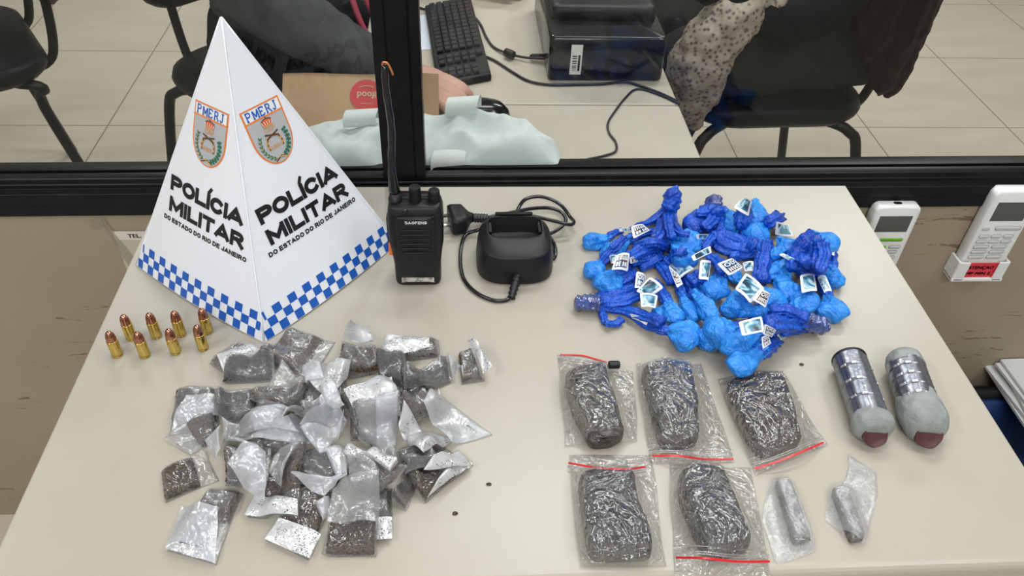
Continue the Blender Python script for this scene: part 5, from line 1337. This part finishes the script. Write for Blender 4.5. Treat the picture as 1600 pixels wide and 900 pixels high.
m_greycloth = noisy('dark_grey_trousers', (.026,.026,.026), (.036,.036,.035), 20, .9, spec=.1, bump=.2, bs=18, bd=.006)
def floral_mat():
    m = M('beige_floral_fabric', (.6,.52,.42), .8); v = coords(m)
    vo = N(m, 'ShaderNodeTexVoronoi'); vo.inputs['Scale'].default_value = 105; L(m, v, vo.inputs['Vector'])
    c = ramp(m, vo.outputs['Distance'], [(.18,(.10,.09,.11)),(.30,(.24,.17,.13)),(.42,(.40,.34,.27)),(.8,(.46,.40,.33))])
    L(m, c, m.node_tree.nodes['Principled BSDF'].inputs['Base Color']); bumped(m, noise_tex(m, v, 25, 4), .6, .006); return m
m_floral = floral_mat()

def hand(mb, wrist, fdir, side, up, sc=1.0, curl=.45):
    """palm, four unequal bent fingers and a thumb leaving the side of the palm"""
    w_ = np.array(wrist); f = np.array(fdir); f /= np.linalg.norm(f); s = np.array(side); s /= np.linalg.norm(s); u = np.array(up)
    for k in range(4):
        o = (k-1.5)*.019*sc; limb(mb, [w_ + s*o*.55, w_ + f*.045*sc + s*o*.9 + u*.004, w_ + f*.088*sc + s*o], [.0150*sc, .0135*sc, .0105*sc], 12)
    for k, ln in enumerate((.070, .080, .075, .058)):
        o = (k-1.5)*.0205*sc; b = w_ + f*.088*sc + s*o; P = [b]; ang = 0.08
        for seg in (.45, .30, .25):
            ang += curl*(.5 if seg == .45 else .9); P.append(P[-1] + (f*math.cos(ang) - u*math.sin(ang) + s*(k-1.5)*.05)*ln*seg*sc)
        limb(mb, P, [.0098*sc, .0092*sc, .0082*sc, .0068*sc], 12)
    b = w_ + f*.028*sc - s*.030*sc; limb(mb, [w_ - s*.012*sc, b, b + (f*.6-s*.75-u*.15)*.036*sc, b + (f*.95-s*.85-u*.4)*.060*sc], [.013*sc, .0135*sc, .0110*sc, .0085*sc], 12)
def head(mb, c, fwd, r=.095):
    c = np.array(c); f = np.array(fwd)/np.linalg.norm(fwd); s = np.array([-f[1], f[0], 0])
    ball(mb, c, r, (.86, .86, 1.12)); ball(mb, c + f*.03 - np.array([0,0,.045]), r*.62)
    limb(mb, [c + f*.078 + [0,0,.012], c + f*.105 - [0,0,.018]], [.010, .015], 10)      # nose
    limb(mb, [c + f*.086 - s*.018 - [0,0,.045], c + f*.091 - [0,0,.045], c + f*.086 + s*.018 - [0,0,.045]], [.006,.0075,.006], 8)
    for q in (1, -1): ball(mb, c + s*q*.082 - [0,0,.008], .022, (.7, .7, 1.3)); ball(mb, c + f*.074 + s*q*.032 + [0,0,.01], .013)

def seated(label, hip, face, knees, feet, hands_, elbows, sh, hc, tops, trou, hair, hairgeo, trim=None):
    hip = np.array(hip); f = np.array(face)/np.linalg.norm(face); s = np.array([-f[1], f[0], 0.]); sh = np.array(sh); hc = np.array(hc)
    root = thing('person', label, 'person', (hip[0], hip[1], 0))
    b = MB()
    limb(b, [hip, (hip+sh)/2, sh], [.14, .13, .12]); limb(b, [sh, (sh+hc)/2, hc], [.07, .055, .05]); head(b, hc, f)
    for q, kn, ft in ((1, knees[0], feet[0]), (-1, knees[1], feet[1])):
        limb(b, [hip + s*q*.09, np.array(kn)], [.085, .06]); limb(b, [np.array(kn), np.array(ft)+[0,0,.09]], [.055, .035]); limb(b, [np.array(ft)+[0,0,.05]-f*.04, np.array(ft)+[0,0,.035]+f*.14], [.04, .032])
    for q, el, hd in ((1, elbows[0], hands_[0]), (-1, elbows[1], hands_[1])):
        S0 = sh + s*q*.17; limb(b, [sh + s*q*.08, S0, np.array(el), np.array(hd)], [.07, .055, .042, .027])
        d = np.array(hd)-np.array(el); d[2] = 0; d /= np.linalg.norm(d); hand(b, hd, d, np.array([-d[1]*q*-1, d[0]*q*-1, 0.]) if q > 0 else np.array([-d[1], d[0], 0.])*1.0, (0, 0, 1), .92)
    o = fuse(b.build('body', m_skin, root, True), .0042, 3)
    j = MB(); limb(j, [hip + [0,0,.01], (hip+sh)/2, sh], [.150, .150, .145]); limb(j, [sh + s*.17, sh - s*.17], [.085, .085]); limb(j, [sh, sh + (hc-sh)*.35], [.09, .075])
    for q, el, hd in ((1, elbows[0], hands_[0]), (-1, elbows[1], hands_[1])):
        el, hd = np.array(el), np.array(hd); w_ = hd - (hd-el)*.05
        limb(j, [sh + s*q*.15, sh + s*q*.18 - [0,0,.02], el, w_], [.09, .078, .058, .038])
    fuse(j.build('top', tops, root, True), .011, 4, (.07, .022))
    t = MB()
    for q, kn, ft in ((1, knees[0], feet[0]), (-1, knees[1], feet[1])):
        limb(t, [hip + s*q*.08, (hip + s*q*.09 + np.array(kn))/2, np.array(kn)], [.125, .105, .082]); limb(t, [np.array(kn), np.array(ft)+[0,0,.09]], [.075, .058])
    fuse(t.build('trousers', trou, root, True), .011, 4, (.08, .018))
    for q, ft in ((1, feet[0]), (-1, feet[1])):
        g_ = MB(); ft = np.array(ft); limb(g_, [ft+[0,0,.05]-f*.05, ft+[0,0,.048]+f*.06, ft+[0,0,.040]+f*.16], [.048, .046, .038]); fuse(g_.build('shoe', m_blackrub, root, True), .006, 4)
    h = MB(); hairgeo(h, hc, f, s, sh); fuse(h.build('hair', hair, root, True), .007, 2, (.03, .012))
    return root
def hair_right(h, hc, f, s, sh):
    ball(h, hc - f*.018 + [0,0,.018], .112, (.95,.95,1.1))
    for k, (px, py, yy) in enumerate(((1338,60,1.58),(1350,100,1.58),(1362,128,1.60),(1374,148,1.60),(1384,152,1.62),(1394,138,1.64),(1402,110,1.66),(1410,60,1.68))):
        e = aty(px, py, yy-.06)
        limb(h, [hc - f*(.02+.006*k) + s*.08, hc - [0,0,.14] - f*(.02+.008*k) + s*.11, [e[0]-.01, e[1]-.01, .92], [e[0], e[1], .76], [e[0]+.004*math.sin(k*2), e[1], e[2]+.04], e], [.042, .042, .038, .034, .026, .006], 10)
def hair_left(h, hc, f, s, sh):
    ball(h, hc - f*.018 + [0,0,.018], .112, (.95,.95,1.1))
    for q in (-1, 1):
        for k in range(3): limb(h, [hc + s*q*.085 - f*.02*k, hc + s*q*.105 - [0,0,.16] - f*.02*k, hc + s*q*.11 + f*.06 - [0,0,.34+.02*k] - f*.025*k, hc + s*q*.10 + f*.09 - [0,0,.46] - f*.03*k], [.035,.030,.022,.007], 10)
pr = seated('person in black with long dark reddish hair, seated right of the office desk', (.90,1.78,.60), (-1,-.12,0), [(.52,1.66,.54),(.52,1.88,.54)], [(.46,1.70,0),(.48,1.90,0)],
       [(.42,1.52,.80),(.34,1.80,.80)], [(.70,1.52,.72),(.68,1.98,.80)], (.90,1.76,1.08), (.86,1.74,1.32), m_blackcloth, m_greycloth, m_hair, hair_right)
# floral sleeve falling beside the knees, and the hem on the lap
fl = MB(); limb(fl, [(.60,1.52,.76),(.53,1.50,.70),(.49,1.50,.62),(.500,1.52,.53),(.515,1.53,.47)], [.045,.055,.062,.055,.022]); fuse(fl.build('floral_sleeve', m_floral, pr, True), .008, 3, (.04, .03)); 
for o in [o for o in pr.children if o.name.startswith('floral')]:
    pass
fl2 = MB(); limb(fl2, [(.60,1.58,.745),(.68,1.60,.715)], [.045,.030]); fuse(fl2.build('floral_cuff', m_floral, pr, True), .008, 3, (.04, .02))
seated('person in a charcoal jacket reaching past the paper bag to a mouse', (-.38,1.78,.56), (1,-.60,0), [(-.10,1.44,.55),(-.04,1.62,.55)], [(-.06,1.40,0),(.02,1.60,0)],
       [(.0,1.56,.785),(-.098,1.132,.774)], [(-.16,1.62,.84),(-.33,1.262,.865)], (-.33,1.56,1.06), (-.28,1.50,1.30), m_jacket, m_blackcloth, m_hair2, hair_left)
ms = MB(); p = at(768, 176, T+.012); R = []
for s, z in ((.9,.0006),(1,.006),(.95,.016),(.75,.026),(.35,.031)): R.append([(p[0]+.048*s*math.cos(t)-.02, p[1]+.028*s*math.sin(t), T+z) for t in np.linspace(0, 2*PI, 28, endpoint=False)])
ms.rings(R); tag(ms.build('computer_mouse', m_bgloss, None, True), 'black computer mouse under the reaching hand', 'mouse')
ld = MB()
tube(ld, catmull([(-.20,1.33,.93),(-.175,1.29,.86),(-.150,1.25,.80),(-.130,1.235,.775)], 6), .005, 8); tube(ld, catmull([(-.195,1.34,.93),(-.165,1.315,.86),(-.135,1.29,.80),(-.115,1.27,.775)], 6), .005, 8)
tag(ld.build('red_lanyard', M('crimson_ribbon', (.30,.01,.04), .5), None, True), 'crimson lanyard hanging beside the charcoal sleeve', 'lanyard')

# ------------------------------------------------------------------ on the partition: remotes and a taped notice
def remote(label, q, ztop, zbot, x0, x1, ncol, rows, lab, holder=False, green=False):
    yb, yf = .8925, .872
    root = thing('remote_control', label, 'remote', ((x0+x1)/2, yb, zbot))
    mb = MB(); w_, h = x1-x0, ztop-zbot; cx, cz = (x0+x1)/2, (ztop+zbot)/2
    mb.rings([[(cx+a, y, cz+b) for a, b in rounded(w_-2*i, h-2*i, .009, 5)] for i, y in ((.002,yb-.0005),(0,yb-.003),(0,yf+.003),(.0012,yf+.001),(.003,yf))]); mb.build('shell', m_white_pl, root, True)
    sc = MB(); sc.box((x0+w_*.14,yf-.0006,ztop-h*.34),(x1-w_*.14,yf+.001,ztop-h*.12)); bevel(sc.build('display', m_grey_lcd, root), .0005, 1)
    def btn(u0, u1, v, hh, m, nm='button', ring=False):
        xx0, xx1 = x0+w_*u0, x0+w_*u1; zz = ztop-h*v; r = hh/2*.95
        if ring:
            o = MB(); o.rings([[((xx0+xx1)/2+a, y, zz+b) for a, b in rounded(xx1-xx0+.0012, hh+.0012, (hh+.0012)/2*.95, 4)] for y in (yf+.001, yf-.0003)]); o.build('button_rim', m_btndark, root)
        o = MB(); o.rings([[((xx0+xx1)/2+a*s, y, zz+b*s) for a, b in rounded(xx1-xx0, hh, r, 4)] for s, y in ((1,yf+.001),(1,yf-.0008),(.85,yf-.0013))]); o.build(nm, m, root, True)
    if green:
        btn(.10,.26,.45,.0055, m_green); btn(.34,.86,.45,.0055, m_green); btn(.10,.24,.555,.005, m_btn, ring=True); btn(.30,.56,.555,.0055, m_green); btn(.62,.88,.555,.0055, m_btn, ring=True)
        for r in range(3):
            for c in range(3): btn(.10+.27*c, .31+.27*c, .63+.08*r, .0048, m_btn, ring=True)
        o = MB(); o.rings([[(cx+a, yf+.010+b, ztop-.0008+k) for a, b in rounded(.012,.006,.0028,4)] for k in (0,.0012)]); o.build('infrared_window', m_bgloss, root)
    else:
        btn(.08,.24,.43,.0075, m_btn); btn(.36,.92,.43,.0065, m_btn, ring=True)
        for r, n in enumerate((3,3,2,2,2)):
            for c in range(n):
                wd = .80/n*.84; btn(.10+.80/n*c, .10+.80/n*c+wd, .53+.065*r, .0058, m_btn, ring=True)
    return root
pA = aty(1372,325,.872); pB = aty(1443,325,.872)
remote('white air-conditioner remote with green buttons hanging beside the desk corner', None, pA[2]+.001, pA[2]-.125, pA[0]-.001, pB[0], 3, 4, '', green=True)
pC = aty(1562,302,.872); pD = aty(1498,425,.872)
x0 = (pC[0]+pD[0])/2-.004
rr2 = remote('white air-conditioner remote in a wall holder, at the right edge of the photo', None, pC[2]+.002, pD[2]-.002, x0, x0+.068, 3, 5, '')
hd = thing('remote_holder', 'white wall holder with a red attention sticker under the right remote', 'holder', (x0+.034, .8925, pD[2]-.01))
z0 = pD[2]-.008; x1 = x0+.068
U = MB(); oz = []
for (a, b) in ((x0-.006, x0-.0008), (x1+.0008, x1+.006)): pass
outer = [(x0-.0055,.8925),(x0-.0055,.868),(x0-.003,.8655),(x0+.012,.8655),(x0+.012,.8685),(x0-.0012,.8695),(x0-.0012,.8925)]
mirror = [(x0+x1-a, b) for a, b in reversed(outer)]
for P_ in (outer, mirror): U.rings([[(a, b, z) for a, b in P_] for z in (z0-.004, z0+.030)])
U.box((x0-.0055,.8655,z0-.006),(x1+.0055,.8925,z0-.0005)); bevel(U.build('bracket', m_white_pl, hd), .001, 2)
stk = MB(); stk.box((x0+.004,.8695,z0-.0003),(x1-.004,.8712,z0+.026)); stk.build('red_sticker', m_red, hd)
tx = MB(); f_ = lambda u, v: (u, .8692, v)
put_text(tx, 'ATEN\u00c7AO', x0+.013, z0+.0140, .040, .0075, f_, .0006); put_text(tx, 'IMP MIN 2', x0+.012, z0+.0045, .040, .0055, f_, .0006); tx.build('sticker_lettering', m_ink, hd)

nt_ = thing('taped_notice', 'plastic-covered paper notice taped to the partition left of the pyramid', 'notice', (-.40, .8925, .60))
mb = MB(); mb.box((-.465,.8914,.46),(-.24,.8926,.659)); mb.build('paper', M('aged_paper', (.50,.46,.38), .6), nt_)
mb = MB(); mb.box((-.465,.8905,.650),(-.24,.8912,.6645)); mb.build('white_strip', M('white_strip_paper', (.66,.63,.56), .5), nt_)
mb = MB(); put_text(mb, 'TEL.', -.447, .6538, .018, .0065, lambda u, v: (u, .8903, v), .0006); mb.build('printed_word', m_ink, nt_)
mt = film('yellowed_tape', veil=.35, veil_col=(.40,.33,.22), gloss=.05, rough=.3, scale=50, bump=.3)
mb = MB(); mb.add([(-.481,.8902,.684),(-.471,.8902,.688),(-.443,.8902,.60),(-.446,.8902,.56),(-.454,.8902,.58)], [(0,1,2,3,4)]); mb.build('tape_strip', mt, nt_)
mb = MB(); mb.add([(-.494,.8901,.682),(-.473,.8901,.684),(-.471,.8901,.672),(-.492,.8901,.670)], [(0,1,2,3)]); mb.build('tape_patch', mt, nt_)

# ------------------------------------------------------------------ right of the desk: blue crate with papers
cr = thing('blue_crate', 'navy blue crate with a black rim right of the desk', 'crate', (1.02, .66, 0))
cm = M('navy_plastic', (.008,.03,.11), .45)
mb = MB(); mb.rings([[(1.02+a, .66+b, z) for a, b in rounded(w_, d_, .02, 4)] for w_, d_, z in ((.40,.34,.001),(.42,.36,.34),(.40,.34,.34),(.385,.325,.01))]); mb.build('tub', cm, cr, True)
mb = MB(); mb.rings([[(1.02+a, .66+b, z) for a, b in rounded(w_, d_, .02, 4)] for w_, d_, z in ((.424,.364,.325),(.45,.39,.325),(.45,.39,.352),(.424,.364,.352),(.424,.364,.325))], cap0=False, cap1=False); mb.build('rim', m_bplast, cr, True)
m_paper = M('white_paper', (.62,.62,.62), .6)
for k in range(5):
    mb = MB(); z = .353+.006*k; a = .12*math.sin(k*2.3); c_, s_ = math.cos(a), math.sin(a)
    P = [(1.05+.004*k+x*c_-y*s_, .80-.004*k+x*s_+y*c_, z+.004*math.sin(x*9+k)) for x, y in ((-.15,-.11),(.15,-.11),(.15,.11),(-.15,.11))]
    mb.add([(p_[0],p_[1],z+dz) for dz in (.0006,.0050) for p_ in P], [(3,2,1,0),(4,5,6,7),(0,1,5,4),(1,2,6,5),(2,3,7,6),(3,0,4,7)])
    tag(mb.build('paper_wad', m_paper), ['lowest', 'second lowest', 'middle', 'second highest', 'topmost'][k] + ' wad of white paper stacked on the blue crate', 'paper', 'papers on the blue crate')
